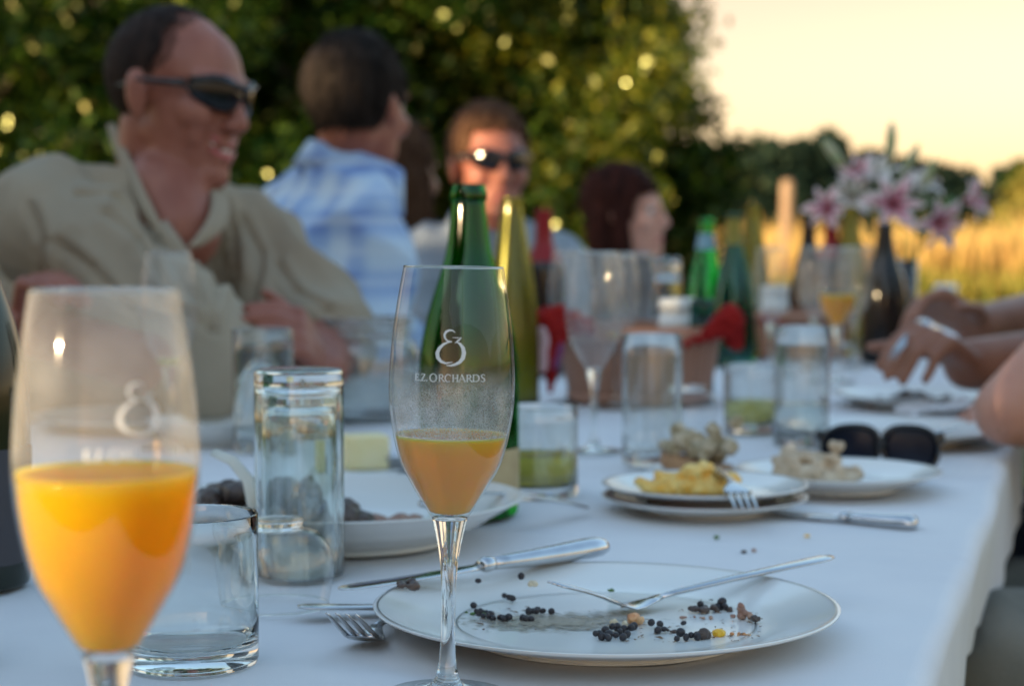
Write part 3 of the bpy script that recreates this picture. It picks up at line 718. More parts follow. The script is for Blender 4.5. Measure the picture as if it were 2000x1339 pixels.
def person(label, group, J, look, skin, shirt, trousers, k=1.0, chest_r=.125, sleeve=.72, hands=None, smile=False, eyes=True, face=True,
           vox=.0045, collar=True, vneck=None, skirt=False, hair=None, name='person', pitch=0, roll=0, belly=.0, arm_k=1.0, shirt_name='shirt', neck_open=.0):
    """J: joints in world space; every part is built in world coordinates under an Empty at the seat"""
    J = {a: Vector(b) for a, b in J.items()}
    org = Vector((J['pelvis'].x, J['pelvis'].y, 0))
    t = thing(name, label, 'person', org, 0, group)
    J = {a: b - org for a, b in J.items()}
    B = basis(look, pitch, roll); hc = J['head']; mb = MB()
    add_head(mb, hc, B, k, smile)
    nb = J['neck']; mb.cap(hc + B @ Vector((-.022, 0, -.045)) * k, nb, .055 * k, .062 * k)
    mb.cap(nb, J['chest'], .058 * k, chest_r * .75); mb.cap(J['chest'], J['pelvis'], chest_r * .8, chest_r * .85)
    for s in 'LR':
        sh, el, wr = J['sh' + s], J['el' + s], J['wr' + s]
        mb.cap(nb + (J['chest'] - nb) * .12, sh + (J['chest'] - sh) * .08, .040, .042); mb.cap(sh, el, .044 * arm_k, .040 * arm_k); mb.cap(el, el + (wr - el) * .35, .040 * arm_k, .040 * arm_k); mb.cap(el + (wr - el) * .3, wr, .040 * arm_k, .026 * arm_k)
        hd = (hands or {}).get(s, {}); dd = hd.get('d', (wr - el)); hand(mb, wr, dd, hd.get('palm', (0, 0, -1)), .98 * k, hd.get('curl', .4), hd.get('spread', .12), hd.get('thumb', 1 if s == 'L' else -1), hd.get('curls'))
        hp, kn, an = J['hip' + s], J['kn' + s], J['an' + s]
        mb.cap(hp, kn, .075, .052); mb.cap(kn, kn + (an - kn) * .35, .05, .052); mb.cap(kn + (an - kn) * .3, an, .052, .036)
    if vneck: mb.cap(vneck[0] - org, vneck[1] - org, .062, .060)
    body = mb.build('body', skin, t)
    bake(body, ('REMESH', dict(mode='VOXEL', voxel_size=vox)), ('SMOOTH', dict(iterations=9, factor=.5)))
    if face: add_face(t, hc, B, k, smile, eyes)
    sm = MB(); dx = (J['shL'] - J['shR']).normalized()
    sm.cap(nb - (nb - J['chest']) * .18, J['chest'], .075, chest_r + .012)
    for s in (-1, 1):
        sm.cap(J['chest'] + dx * s * .05, J['pelvis'] + dx * s * .05 + Vector((0, 0, .04)), chest_r + .014, chest_r + .014 + belly)
    for s in 'LR':
        sh, el = J['sh' + s], J['el' + s]; e2 = sh + (el - sh) * sleeve
        sm.cap(nb - (nb - J['chest']) * .12, sh, .062, .066); sm.cap(sh, J['chest'], .068, .08)
        if sleeve > .95:
            sm.cap(sh, el, .068 * arm_k, .056 * arm_k); sm.cap(el, el + (J['wr' + s] - el) * .82, .056 * arm_k, .040 * arm_k)
        elif sleeve > .1: sm.cap(sh, e2, .070 * arm_k, .066 * arm_k)
    sh_o = clothes_mesh(shirt_name, sm, shirt, t, clip=vneck[2] if vneck else None, creases=vneck[3] if vneck else None, vox=.006 if vneck else .008)
    if collar:
        ax = (hc - nb).normalized(); fw = (B @ Vector((1, 0, 0))); tf = dx.cross(Vector((0, 0, 1))) * -1
        tf = (J['chest'] - nb).cross(dx); tf = tf.normalized()
        if tf.dot(Vector(look)) < 0: tf = -tf
        cb = MB(); seg = 28; v, f = [], []
        for i in range(seg + 1):
            a = R(-155) + R(310) * i / seg      # opens towards the throat
            rd = (-tf * math.cos(a) + dx * math.sin(a))
            low = abs(a) / R(155)
            for q, (r_, h_) in enumerate(((.070, -.01), (.072, .040), (.078, .042), (.094, .0 - .035 * low ** 3), (.088, -.006 - .035 * low ** 3))):
                v.append(nb + rd * r_ * k * (1 + .1 * low) + ax * (h_ - .020 * low - .01) * k + tf * .02 * low)
        for i in range(seg):
            for q in range(5):
                a_ = i * 5 + q; b_ = i * 5 + (q + 1) % 5; f.append((a_, b_, b_ + 5, a_ + 5))
        f.append((0, 1, 2, 3, 4)[::-1]); f.append(tuple(seg * 5 + q for q in range(5)))
        cb.add(v, f); cb.build('collar', shirt, sh_o)
    tm = MB()
    for s in 'LR':
        hp, kn, an = J['hip' + s], J['kn' + s], J['an' + s]
        tm.cap(hp, kn, .092, .068)
        if not skirt: tm.cap(kn, an, .066, .055)
    tm.cap(J['hipL'], J['hipR'], .105, .105); tm.cap(J['pelvis'] + Vector((0, 0, .02)), (J['hipL'] + J['hipR']) / 2, chest_r, .11)
    clothes_mesh('skirt' if skirt else 'trousers', tm, trousers, t, vox=.012)
    for s in 'LR':
        an = J['an' + s]; dr = (J['kn' + s] - J['hip' + s]); dr.z = 0; dr.normalize()
        b = MB(); b.cap(an + Vector((0, 0, -.05)) - dr * .03, an + dr * .15 + Vector((0, 0, -.055)), .042, .034); o = b.build('shoe', M['shoe'], t)
    if hair: hair(t, hc, B, k)
    return t, hc + org, B
def seated(px, py, face_dir, chest, neck, head, **arms):
    """joints for a seated person; pelvis at px,py"""
    f = Vector(face_dir).normalized(); l = Vector((0, 0, 1)).cross(f)
    pv = Vector((px, py, .53)); J = dict(pelvis=pv, chest=chest, neck=neck, head=head)
    for s, q in (('L', 1), ('R', -1)):
        J['hip' + s] = pv + l * q * .09 + Vector((0, 0, -.02)); J['kn' + s] = pv + l * q * .12 + f * .42 + Vector((0, 0, -.01))
        J['an' + s] = pv + l * q * .12 + f * .45 + Vector((0, 0, -.44))
    J.update(arms); return J
def hair_cap(mat, keep, r=(.101, .084, .094), c=(-.018, 0, .038), amp=.004, name='hair', extra=None, vox=.004, freq=60, strand=.35, slen=.018, soft=.010):
    def go(t, hc, B, k):
        mb = MB(); L = lambda p: hc + B @ (Vector(p) * k)
        mb.ell(L(c), [a * k for a in r], B, 36, 24)
        if extra:
            for a, b, ra, rb in extra: mb.cap(L(a), L(b), ra * k, rb * k)
        o = mb.build(name, mat, t)
        bake(o, ('REMESH', dict(mode='VOXEL', voxel_size=vox)), ('SMOOTH', dict(iterations=4, factor=.5)))
        Bi = B.inverted(); me = o.data; cc = Vector(c); offs = [Vector((x_, y_, z_)) * soft for x_ in (-1, 0, 1) for y_ in (-1, 0, 1) for z_ in (-1, 0, 1)]
        rd = random.Random(3); SV, SF = [], []
        nrm = [v_.normal.copy() for v_ in me.vertices]
        dens = []
        for v_ in me.vertices:
            q = (Bi @ (v_.co - hc)) / k
            nz = Vector((noise.noise(q * 55), noise.noise(q * 55 + Vector((9, 3, 1))), noise.noise(q * 55 + Vector((2, 8, 5))))) * .010
            tt = sum(1 for o_ in offs if keep(q + o_ + nz)) / 27 * 2 - 1
            dens.append(max(0, min(1, tt * .5 + .5)))
            bump = amp * (noise.noise(Vector((q.x * freq, q.y * freq, q.z * freq * .35))) + .6 * noise.noise(q * 140))
            inner = (q - Vector(c)).length < max(r) * 1.12
            if inner: q2 = Vector(c) + (q - Vector(c)) * (1 - .09 * (1 - max(-1, min(1, tt * 1.3 + .5))) / 2)
            else: q2 = q
            v_.co = hc + B @ (q2 * k) + nrm[v_.index] * bump * (1 if tt > 0 else 0)
            if tt > .3 and rd.random() < strand:      # loose strands
                dn = (nrm[v_.index] * rd.uniform(.15, .5) + B @ Vector((-.35, rd.gauss(0, .3), -.8 if q.z < .09 else rd.gauss(-.1, .4)))).normalized()
                dn = (dn - nrm[v_.index] * (dn.dot(nrm[v_.index]) - rd.uniform(.05, .35))).normalized(); sd = dn.cross(nrm[v_.index]).normalized() * .0012
                L_ = slen * rd.uniform(.5, 1.3); a_ = v_.co - nrm[v_.index] * .001; k_ = len(SV)
                SV += [a_ - sd, a_ + sd, a_ + dn * L_ * .6 + sd * .7, a_ + dn * L_ + B @ Vector((0, 0, -.003))]; SF.append((k_, k_ + 1, k_ + 2, k_ + 3))
        me.update()
        me.attributes.new('hair_cover', 'FLOAT', 'POINT').data.foreach_set('value', dens)
        if SV:
            so_ = mesh('loose_strands', SV, SF, mat, o); so_.data.attributes.new('hair_cover', 'FLOAT', 'POINT').data.foreach_set('value', [1.0] * len(SV))
        return o
    return go
def shades(t_loc, B, k, label, wrap=True, who='man'):
    """sunglasses worn on a face: a thing of its own"""
    t = thing('sunglasses', label, 'sunglasses', t_loc, 0, 'sunglasses')
    L = lambda p: B @ (Vector(p) * k)
    for s in (-1, 1):
        v, f = [], []; n, m = 10, 6
        for j in range(m + 1):
            for i in range(n + 1):
                a = i / n; b = j / m * 2 - 1
                y = s * (.006 + .060 * a); hh = .025 * math.sin(math.pi * min(1, (a * .93 + .07))) ** .45 * (1 - .12 * a)
                v.append(L((.108 - .042 * (a ** 1.9) - .004 * b * b, y, .012 + b * hh + .005 * a)))
        for j in range(m):
            for i in range(n):
                q = j * (n + 1) + i; f.append((q, q + 1, q + n + 2, q + n + 1))
        o = mesh('lens', v, f, M['lens'], t); bake(o, ('SOLIDIFY', dict(thickness=.002, offset=0)))
        MB().sweep([L((.063, s * .067, .020)), L((.048, s * .078, .018)), L((.0, s * .083, .015)), L((-.035, s * .082, .002))], [.012, .009, .006, .006], [.004] * 4, side=B @ Vector((0, 0, 1)), seg=8).build('temple', M['black'], t)
    MB().sweep([L((.066, .067, .026)), L((.095, .045, .033)), L((.111, .012, .027)), L((.112, 0, .024)), L((.111, -.012, .027)), L((.095, -.045, .033)), L((.066, -.067, .026))],
               [.006] * 7, [.005] * 7, side=B @ Vector((0, 0, 1)), seg=8).build('frame', M['black'], t)
    return t

PG = 'dinner guests seated along the table'
# --- man in khaki, near left
hd = P(346, 192, 2.5); lk = Vector((.87, -.46, 0))
J = seated(-.93, 2.92, (.93, -.30, 0), P(300, 560, 2.56), P(315, 375, 2.52), hd,
           shR=P(105, 432, 2.36), shL=P(478, 482, 2.64), elR=P(420, 725, 2.30), elL=P(640, 668, 2.52),
           wrR=P(52, 645, 2.26), wrL=P(632, 725, 2.36))
J['pelvis'].z = .56; J['chest'] = P(285, 590, 2.62)
khaki_hair = hair_cap(M['hair_dark'], lambda p: p.z > -.06 and p.x < .012 - .15 * max(0, p.z - .085) and not (p.z < .018 and p.x > -.012) and not (p.z < -.0 and p.x > -.03),
                      r=(.0955, .0775, .0885), c=(-.0165, 0, .034), amp=.0012, slen=.008, strand=.5, soft=.018)
def to_px(p):
    d = Vector(p) - Vector((0, 0, CAMZ)); w = d.dot(_f); return 1000 + FPX * d.x / w, 669.5 - FPX * d.dot(_u) / w
_o1 = Vector((J['pelvis'].x, J['pelvis'].y, 0))
def throat(co_):
    w_ = co_ + _o1
    if w_.y > 2.56: return False
    x, y = to_px(w_); k_ = (y - 300) / 190
    return 250 < y < 492 and 262 + 86 * k_ < x < 352 + (44 * min(1, k_ * 1.4) - 58 * max(0, k_ - .35) * 2.0)
FOLDS = [[(150, 372), (225, 390), (300, 450), (360, 530), (405, 620)], [(200, 420), (270, 470), (330, 560)], [(110, 470), (180, 520), (250, 600)], [(430, 395), (455, 450), (470, 540)], [(470, 420), (505, 480), (500, 590)],
         [(400, 470), (420, 540), (415, 640)], [(540, 500), (575, 560), (640, 610)], [(60, 400), (90, 470), (85, 560)], [(280, 560), (350, 610), (420, 640)]]
def folds_a(co_):
    w_ = co_ + _o1
    if w_.y > 2.75: return 0
    x, y = to_px(w_); s_ = 0
    for L_ in FOLDS:
        for (x0, y0), (x1, y1) in zip(L_, L_[1:]):
            dx_, dy_ = x1 - x0, y1 - y0; t_ = ((x - x0) * dx_ + (y - y0) * dy_) / (dx_ * dx_ + dy_ * dy_)
            if -.05 < t_ < 1.05:
                n_ = ((x - x0) * dy_ - (y - y0) * dx_) / math.hypot(dx_, dy_)
                if abs(n_) < 50: s_ += -1.5 * math.exp(-(n_ / 7) ** 2) + 1.0 * math.exp(-((n_ - 16) / 10) ** 2) + .5 * math.exp(-((n_ + 18) / 12) ** 2)
    return .55 * max(-2, min(1.6, s_))
VN = (P(322, 380, 2.47), P(345, 450, 2.445), throat, folds_a)
_, hc1, B1 = person('balding man in a khaki open-collar shirt and sunglasses, laughing at the left of the table', PG, J, lk, M['skin_a'], M['khaki'], M['denim'],
    k=1.01, chest_r=.142, sleeve=.93, collar=False, vneck=VN, smile=True, eyes=True, pitch=R(9), roll=R(-3), belly=.03, arm_k=1.18, hair=khaki_hair, vox=.004,
    hands=dict(R=dict(d=P(78, 560, 2.22) - P(52, 645, 2.26), palm=(.8, -.6, -.1), curl=1.25, spread=.03, thumb=-1), L=dict(d=P(585, 650, 2.30) - P(632, 725, 2.36), palm=(-.9, .2, -.3), curl=.9, spread=.03, thumb=-1)))
shades(hc1, B1, 1.01, 'black wraparound sunglasses worn by the laughing man in the khaki shirt')
# buttons and placket on the khaki shirt belong to it
kh = [o for o in COL.objects if o.name.startswith('shirt')][-1]; org = kh.parent.location
for tag_, inner, outer in (('a', [(226, 240, 2.56), (248, 290, 2.47), (278, 360, 2.405), (312, 430, 2.375), (338, 482, 2.365)], [(208, 244, 2.57), (224, 300, 2.50), (252, 372, 2.415), (282, 432, 2.385), (326, 476, 2.37)]),
                     ('b', [(408, 362, 2.47), (418, 395, 2.42), (402, 440, 2.385), (362, 488, 2.37)], [(440, 372, 2.50), (456, 412, 2.44), (438, 455, 2.395), (386, 486, 2.376)])):
    v, f = [], []
    for (a1, a2) in zip(inner, outer):
        p1, p2 = P(*a1) - org, P(*a2) - org
        for q in range(5): v.append(p1.lerp(p2, q / 4) + Vector((0, -.006 * math.sin(q / 4 * math.pi) - .003, .002 * math.sin(q / 4 * math.pi))))
    for i in range(len(inner) - 1):
        for q in range(4): z_ = i * 5 + q; f.append((z_, z_ + 1, z_ + 6, z_ + 5))
    o = mesh('collar', v, f, M['khaki'], kh); bake(o, ('SOLIDIFY', dict(thickness=.003, offset=0)), ('SUBSURF', dict(levels=2, render_levels=2)))
mb = MB()
pl = [P(306, 445, 2.375), P(345, 500, 2.36), P(372, 560, 2.355), P(388, 620, 2.365)]
mb.sweep([p - org for p in pl], [.034] * 4, [.012] * 4, side=(1, -.2, .35), seg=8).build('placket', M['khaki'], kh)
for p in (P(318, 462, 2.367), P(362, 530, 2.345)):
    MB().ell(p - org, (.006, .003, .006), seg=12, rings=6).build('button', M['foil_yellow'] if 0 else M['bottle_dark'], kh)

# --- man in blue plaid, back of the head to us
hd = P(700, 212, 3.2)
J = seated(-.74, 3.5, (.95, .3, 0), P(640, 520, 3.2), P(675, 325, 3.22), hd,
           shL=P(565, 432, 3.34), shR=P(715, 440, 3.08), elL=P(640, 640, 3.5), elR=P(735, 660, 3.02), wrL=P(760, 700, 3.5), wrR=P(800, 680, 3.2))
J['pelvis'].z = .56
plaid_hair = hair_cap(M['hair_grey'], lambda p: not (p.x > .062 and p.z < .065) and not (p.x > .012 and p.z < .012) and not (p.z < -.06) and not (p.x > -.018 and p.z < -.006), r=(.104, .086, .100), c=(-.014, 0, .036), amp=.004)
person('dark-haired man in a blue and white plaid shirt turned away from us', PG, J, (.50, .82, 0), M['skin_a'], M['plaid'], M['denim'],
       k=.98, chest_r=.118, sleeve=1, hair=plaid_hair, pitch=R(4))
# --- woman with long brown hair behind him
hd = P(782, 345, 4.25)
long_extra = [((-.05, .03, -.0), (-.055, .035, -.24), .055, .030), ((-.05, -.03, -.0), (-.05, -.045, -.30), .055, .035), ((-.02, -.062, .0), (.0, -.07, -.27), .030, .026), ((-.02, .062, .0), (.0, .07, -.27), .030, .026)]
J = seated(-.46, 4.75, (.95, -.3, 0), P(790, 560, 4.35), P(785, 430, 4.28), hd, shL=P(860, 500, 4.4), shR=P(735, 500, 4.2), elL=P(880, 620, 4.3), elR=P(760, 620, 4.0), wrL=P(900, 650, 4.1), wrR=P(820, 650, 3.95))
person('long-haired brunette woman in black half hidden behind the man in plaid', PG, J, (.45, .85, 0), M['skin_b'], M['black_cloth'], M['denim'], k=1.0, chest_r=.10, sleeve=.3, collar=False, arm_k=.85,
       hair=hair_cap(M['hair_brown'], lambda p: not (p.x > .045 and p.z < .085) and not (p.x > .03 and p.z < .04), r=(.104, .086, .098), amp=.004, extra=long_extra))
sc = thing('scarf', 'teal neckerchief of the long-haired woman beside the plaid shirt', 'scarf', P(780, 455, 4.2))
MB().sweep([Vector((.075 * math.cos(a), .07 * math.sin(a) + .05, .02 * math.sin(a * 1))) for a in np.linspace(0, 6.1, 16)], [.05] * 16, [.02] * 16, side=(0, 0, 1), seg=8).build('wrap', M['teal_cloth'], sc)
MB().sweep([(.0, -.05, .0), (.004, -.07, -.04), (-.002, -.062, -.085)], [.03, .05, .04], [.012, .012, .006], side=(1, 0, 0), seg=8).build('knot', M['teal_cloth'], sc)
# --- man in grey with sunglasses, half lit
hd = P(956, 325, 3.95)
J = seated(-.18, 4.6, (.6, -.8, 0), P(940, 600, 4.02), P(950, 442, 4.0), hd, shR=P(835, 505, 3.98), shL=P(1085, 520, 4.1), elR=P(850, 720, 3.8), elL=P(1090, 720, 3.9), wrR=P(930, 735, 3.62), wrL=P(1010, 735, 3.65))
J['pelvis'].z = .56
_, hc3, B3 = person('brown-haired man in a grey shirt and dark glasses, left half of his face in sun', PG, J, (.30, -.95, 0), M['skin_a'], M['grey_shirt'], M['denim'], k=1.02, chest_r=.125, sleeve=.7, pitch=R(2),
    hair=hair_cap(M['hair_brown'], lambda p: not (p.x > .048 and p.z < .082) and not (p.x > .0 and p.z < .022) and not (p.z < -.05) and not (p.x > -.015 and p.z < -.0), r=(.102, .084, .100), c=(-.014, 0, .038), amp=.0045))
shades(hc3, B3, 1.0, 'small dark sunglasses on the half sunlit man in grey')
# --- woman with auburn bob in profile
hd = P(1222, 420, 4.65)
bob = [((-.04, .035, .0), (-.05, .04, -.15), .055, .04), ((-.04, -.035, .0), (-.05, -.045, -.15), .055, .042), ((-.0, -.064, .01), (.018, -.062, -.13), .028, .024), ((-.0, .064, .01), (.018, .062, -.13), .028, .024), ((.03, -.035, .085), (.03, .035, .085), .03, .03)]
J = seated(.13, 5.2, (.9, -.4, 0), P(1200, 620, 4.75), P(1200, 505, 4.7), hd, shR=P(1120, 580, 4.6), shL=P(1290, 590, 4.85), elR=P(1140, 700, 4.5), elL=P(1330, 690, 4.7), wrR=P(1230, 705, 4.4), wrL=P(1330, 705, 4.5))
person('woman with dark auburn fringed hair in profile beyond the wine glasses', PG, J, (.93, -.35, 0), M['skin_c'], M['black_cloth'], M['black_cloth'], k=.97, chest_r=.10, sleeve=.4, collar=False, arm_k=.85,
       hair=hair_cap(M['hair_red'], lambda p: not (p.x > .056 and p.z < .058) and not (p.x > .045 and p.z < .05), r=(.106, .088, .100), amp=.003, extra=bob))

# --- right side guests, mostly outside the picture
J = seated(1.38, 3.15, (-.95, -.2, 0), Vector((1.22, 3.05, .98)), Vector((1.15, 3.0, 1.13)), Vector((1.10, 2.98, 1.26)),
           shL=Vector((1.17, 2.80, 1.06)), shR=Vector((1.2, 3.22, 1.06)), elL=Vector((.93, 2.62, .83)), elR=Vector((.98, 3.1, .87)),
           wrL=P(1892, 712, 2.46), wrR=P(1912, 640, 2.80))
person('guest at the right whose two brown hands work a fork over a plate', PG, J, (-1, -.15, 0), M['skin_b'], M['grey_shirt'], M['denim'], k=1.08, sleeve=.5, arm_k=1.35,
       hair=hair_cap(M['hair_dark'], lambda p: not (p.x > .05 and p.z < .08) and not (p.z < -.05) and not (p.x > 0 and p.z < .02)),
       hands=dict(L=dict(d=P(1800, 640, 2.40) - P(1892, 712, 2.46), palm=(-.5, -.1, -.8), curl=1.35, spread=.04, thumb=-1), R=dict(d=P(1822, 590, 2.78) - P(1912, 640, 2.80), palm=(-.5, -.5, -.6), curl=.95, spread=.04, thumb=1)))
J = seated(1.02, 2.28, (-.97, -.25, 0), Vector((.97, 2.27, .95)), Vector((.92, 2.25, 1.10)), Vector((.88, 2.23, 1.23)),
           shL=Vector((.80, 2.05, 1.06)), shR=Vector((.93, 2.42, 1.03)), elL=P(1972, 802, 2.02), elR=Vector((.78, 2.5, .82)),
           wrL=Vector((.80, 2.14, .78)), wrR=Vector((.66, 2.35, .79)))
J['knL'] = P(1935, 1300, 1.78); J['anL'] = Vector((.50, 1.80, .09)); J['pelvis'].z = .54
person('bare-armed guest in black and grey trousers, elbow beside the table edge at right', PG, J, (-1, .2, 0), M['skin_c'], M['black_cloth'], M['grey_cloth'], k=.95, chest_r=.11, sleeve=.0, collar=False,
       hair=hair_cap(M['hair_brown'], lambda p: not (p.x > .05 and p.z < .08) and not (p.x > 0 and p.z < .02)), vox=.005,
       hands=dict(L=dict(d=(0, 1, 0), palm=(0, 0, -1), curl=.5, thumb=-1), R=dict(d=(-.5, -.8, 0), palm=(0, 0, -1), curl=.4)))
J = seated(1.72, 3.95, (-.95, -.2, 0), Vector((1.55, 3.88, .98)), Vector((1.47, 3.85, 1.13)), Vector((1.42, 3.83, 1.26)),
           shL=Vector((1.5, 3.62, 1.06)), shR=Vector((1.52, 4.05, 1.06)), elL=Vector((1.3, 3.45, .84)), elR=Vector((1.3, 4.0, .84)),
           wrL=P(2010, 672, 3.35), wrR=Vector((1.15, 3.8, .79)))
person('guest furthest right whose reddish hand enters the picture above the table edge', PG, J, (-1, -.15, 0), M['skin_a'], M['khaki'], M['denim'], k=1.0, sleeve=.5,
       hair=hair_cap(M['hair_dark'], lambda p: not (p.x > .05 and p.z < .08) and not (p.z < -.05) and not (p.x > 0 and p.z < .02)))

# chairs under the guests
def chair():
    t = thing('folding_chair', 'plain pale folding chair under the man in the khaki shirt', 'chair', group='folding chairs at the table')
    bevel(MB().box((0, 0, .425), (.40, .40, .022)).build('seat', M['chairmat'], t, False), .006)
    bevel(MB().box((0, -.225, .74), (.38, .02, .20)).build('backrest', M['chairmat'], t, False), .006)
    for s in (-1, 1):
        MB().sweep([(s * .19, .19, 0), (s * .19, -.05, .45), (s * .19, -.23, .86)], [.022] * 3, [.022] * 3, seg=8).build('leg', M['darkmetal'], t)
        MB().sweep([(s * .17, -.21, 0), (s * .17, .12, .41)], [.022] * 2, [.022] * 2, seg=8).build('leg', M['darkmetal'], t)
    return t
c0 = chair()
cs = [(-.95, 2.93, (.93, -.30), None), (-.76, 3.52, (.95, .3), 'plain pale folding chair under the man in the plaid shirt'), (-.48, 4.78, (.95, -.3), 'plain pale folding chair under the long-haired woman'),
      (-.20, 4.64, (.6, -.8), 'plain pale folding chair under the man in grey'), (.10, 5.22, (.9, -.4), 'plain pale folding chair under the auburn-haired woman'), (1.40, 3.15, (-.95, -.2), 'plain pale folding chair under the guest with the fork'),
      (1.04, 2.29, (-.97, -.25), 'plain pale folding chair under the bare-armed guest'), (1.74, 3.95, (-.95, -.2), 'plain pale folding chair under the furthest guest on the right')]
for i, (x, y, f, lab) in enumerate(cs):
    c = c0 if i == 0 else copy_tree(c0)
    c.location = (x, y, .012); c.rotation_euler = (0, 0, math.atan2(f[1], f[0]) - R(90))
    if lab: c['label'] = lab
# ================================================================== GLASSWARE
def pz(p, h=0.0): return Vector((p.x, p.y, TZ + CL + h))
def smooth_prof(pts, n=6):
    """Catmull-Rom through (r,z)"""
    out = []; q = [pts[0]] + list(pts) + [pts[-1]]
    for i in range(1, len(q) - 2):
        p0, p1, p2, p3 = q[i - 1], q[i], q[i + 1], q[i + 2]
        for k in range(n):
            t = k / n
            out.append(tuple(.5 * ((2 * p1[a]) + (-p0[a] + p2[a]) * t + (2 * p0[a] - 5 * p1[a] + 4 * p2[a] - p3[a]) * t * t + (-p0[a] + 3 * p1[a] - 3 * p2[a] + p3[a]) * t ** 3) for a in (0, 1)))
    out.append(tuple(pts[-1])); return [(max(r, .0002), z) for r, z in out]
BOWL = smooth_prof([(.0096, .096), (.0150, .1045), (.0212, .1150), (.0268, .1255), (.0309, .1410), (.0334, .1620), (.0322, .1890), (.0296, .2100), (.0265, .2290)])
def bowl_r(z): return float(np.interp(z, [p[1] for p in BOWL], [p[0] for p in BOWL]))
STEM = smooth_prof([(.0005, .0), (.0300, .0), (.0322, .0008), (.0318, .0020), (.0200, .0034), (.0095, .0065), (.0060, .0120), (.0044, .022), (.0038, .036), (.0039, .055), (.0046, .070), (.0060, .080), (.0078, .0885), (.0096, .0962)], 5)
LOGO = [  # (points in logo units, widths) -- a round monogram with an open loop on top
    ([(852, 362), (820, 335), (775, 330), (728, 352), (703, 395), (712, 440), (745, 478), (812, 490)], [10, 18, 26, 32, 32, 26, 20, 12]),
    ([(812, 490), (755, 497), (690, 530), (635, 585), (608, 650), (618, 715), (662, 765), (725, 790), (830, 772)], [10, 22, 34, 46, 54, 52, 40, 26, 6]),
    ([(870, 490), (925, 520), (965, 575), (980, 645), (965, 715), (925, 770), (860, 805), (800, 820), (732, 822)], [10, 34, 50, 58, 56, 46, 36, 26, 6]),
    ([(815, 433), (880, 434), (945, 433)], [5, 10, 6]), ([(940, 436), (900, 470), (850, 508)], [6, 26, 6]),
]
def arc(cx, cy, rx, ry, a0, a1, n=12): return [(cx + rx * math.cos(R(a0 + (a1 - a0) * i / n)), cy + ry * math.sin(R(a0 + (a1 - a0) * i / n))) for i in range(n + 1)]
TH, TN = 15, 8
def letters():
    o = []; B_, T_ = 1045, 945
    def ser(x, y, w=26): o.append(([(x - w / 2, y), (x + w / 2, y)], [5, 5]))
    def stemv(x, w=TH): o.append(([(x, T_), (x, B_)], [w, w])); ser(x, T_ + 2); ser(x, B_ - 2)
    stemv(312); o.append(([(312, T_ + 3), (348, T_ + 3), (350, T_ + 20)], [TN, TN, 4])); o.append(([(312, 993), (340, 993)], [TN, TN])); o.append(([(312, B_ - 3), (350, B_ - 3), (354, B_ - 20)], [TN, TN, 4]))
    o.append(([(366, B_ - 6), (380, B_ - 6)], [14, 14]))
    o.append(([(392, T_ + 20), (394, T_ + 3), (440, T_ + 3)], [4, TN, TN])); o.append(([(440, T_ + 3), (392, B_ - 3)], [TH, TH])); o.append(([(392, B_ - 3), (444, B_ - 3), (446, B_ - 22)], [TN, TN, 4]))
    o.append(([(460, B_ - 6), (474, B_ - 6)], [14, 14]))
    def ring(cx, rx, ry):
        p = arc(cx, (T_ + B_) / 2, rx, ry, 0, 360, 28); o.append((p, [TN + (TH - TN) * abs(math.cos(R(360 * i / 28))) for i in range(29)]))
    ring(557, 46, 54)
    def letR(x):
        stemv(x); o.append(([(x, T_ + 4)] + arc(x + 24, T_ + 27, 22, 24, -90, 90) + [(x, T_ + 51)], [TN] + [TN + 7 * math.cos(R(-90 + 15 * i)) for i in range(13)] + [TN]))
        o.append(([(x + 22, T_ + 50), (x + 62, B_ - 2), (x + 74, B_ - 2)], [TN, TH, 5]))
    letR(645)
    def letC(cx):
        o.append((arc(cx, 995, 42, 51, -48, -312, 20), [6] + [TN + (TH - TN) * abs(math.cos(R(-48 - 13.2 * i))) for i in range(1, 20)] + [6])); o.append(([(cx + 30, 950), (cx + 32, 975)], [6, 4]))
    letC(766); stemv(836); stemv(895); o.append(([(836, 994), (895, 994)], [TN, TN]))
    o.append(([(955, T_ - 3), (920, B_ - 2)], [5, TN])); o.append(([(955, T_ - 3), (998, B_ - 2)], [TH, TH])); o.append(([(932, 1012), (982, 1012)], [6, 6])); ser(920, B_ - 2); ser(998, B_ - 2)
    letR(1031)
    stemv(1117); o.append(([(1117, T_ + 4)] + arc(1150, 995, 44, 47, -90, 90, 14) + [(1117, B_ - 4)], [TN] + [TN + 8 * math.cos(R(-90 + 12.8 * i)) for i in range(15)] + [TN]))
    o.append(([(1275, 962), (1262, 948), (1245, 945), (1228, 955), (1226, 972), (1240, 990), (1262, 1004), (1275, 1022), (1266, 1040), (1245, 1046), (1228, 1040), (1220, 1026)], [5, 7, TN, 11, 13, TH, TH, 13, 11, TN, 7, 5]))
    return o
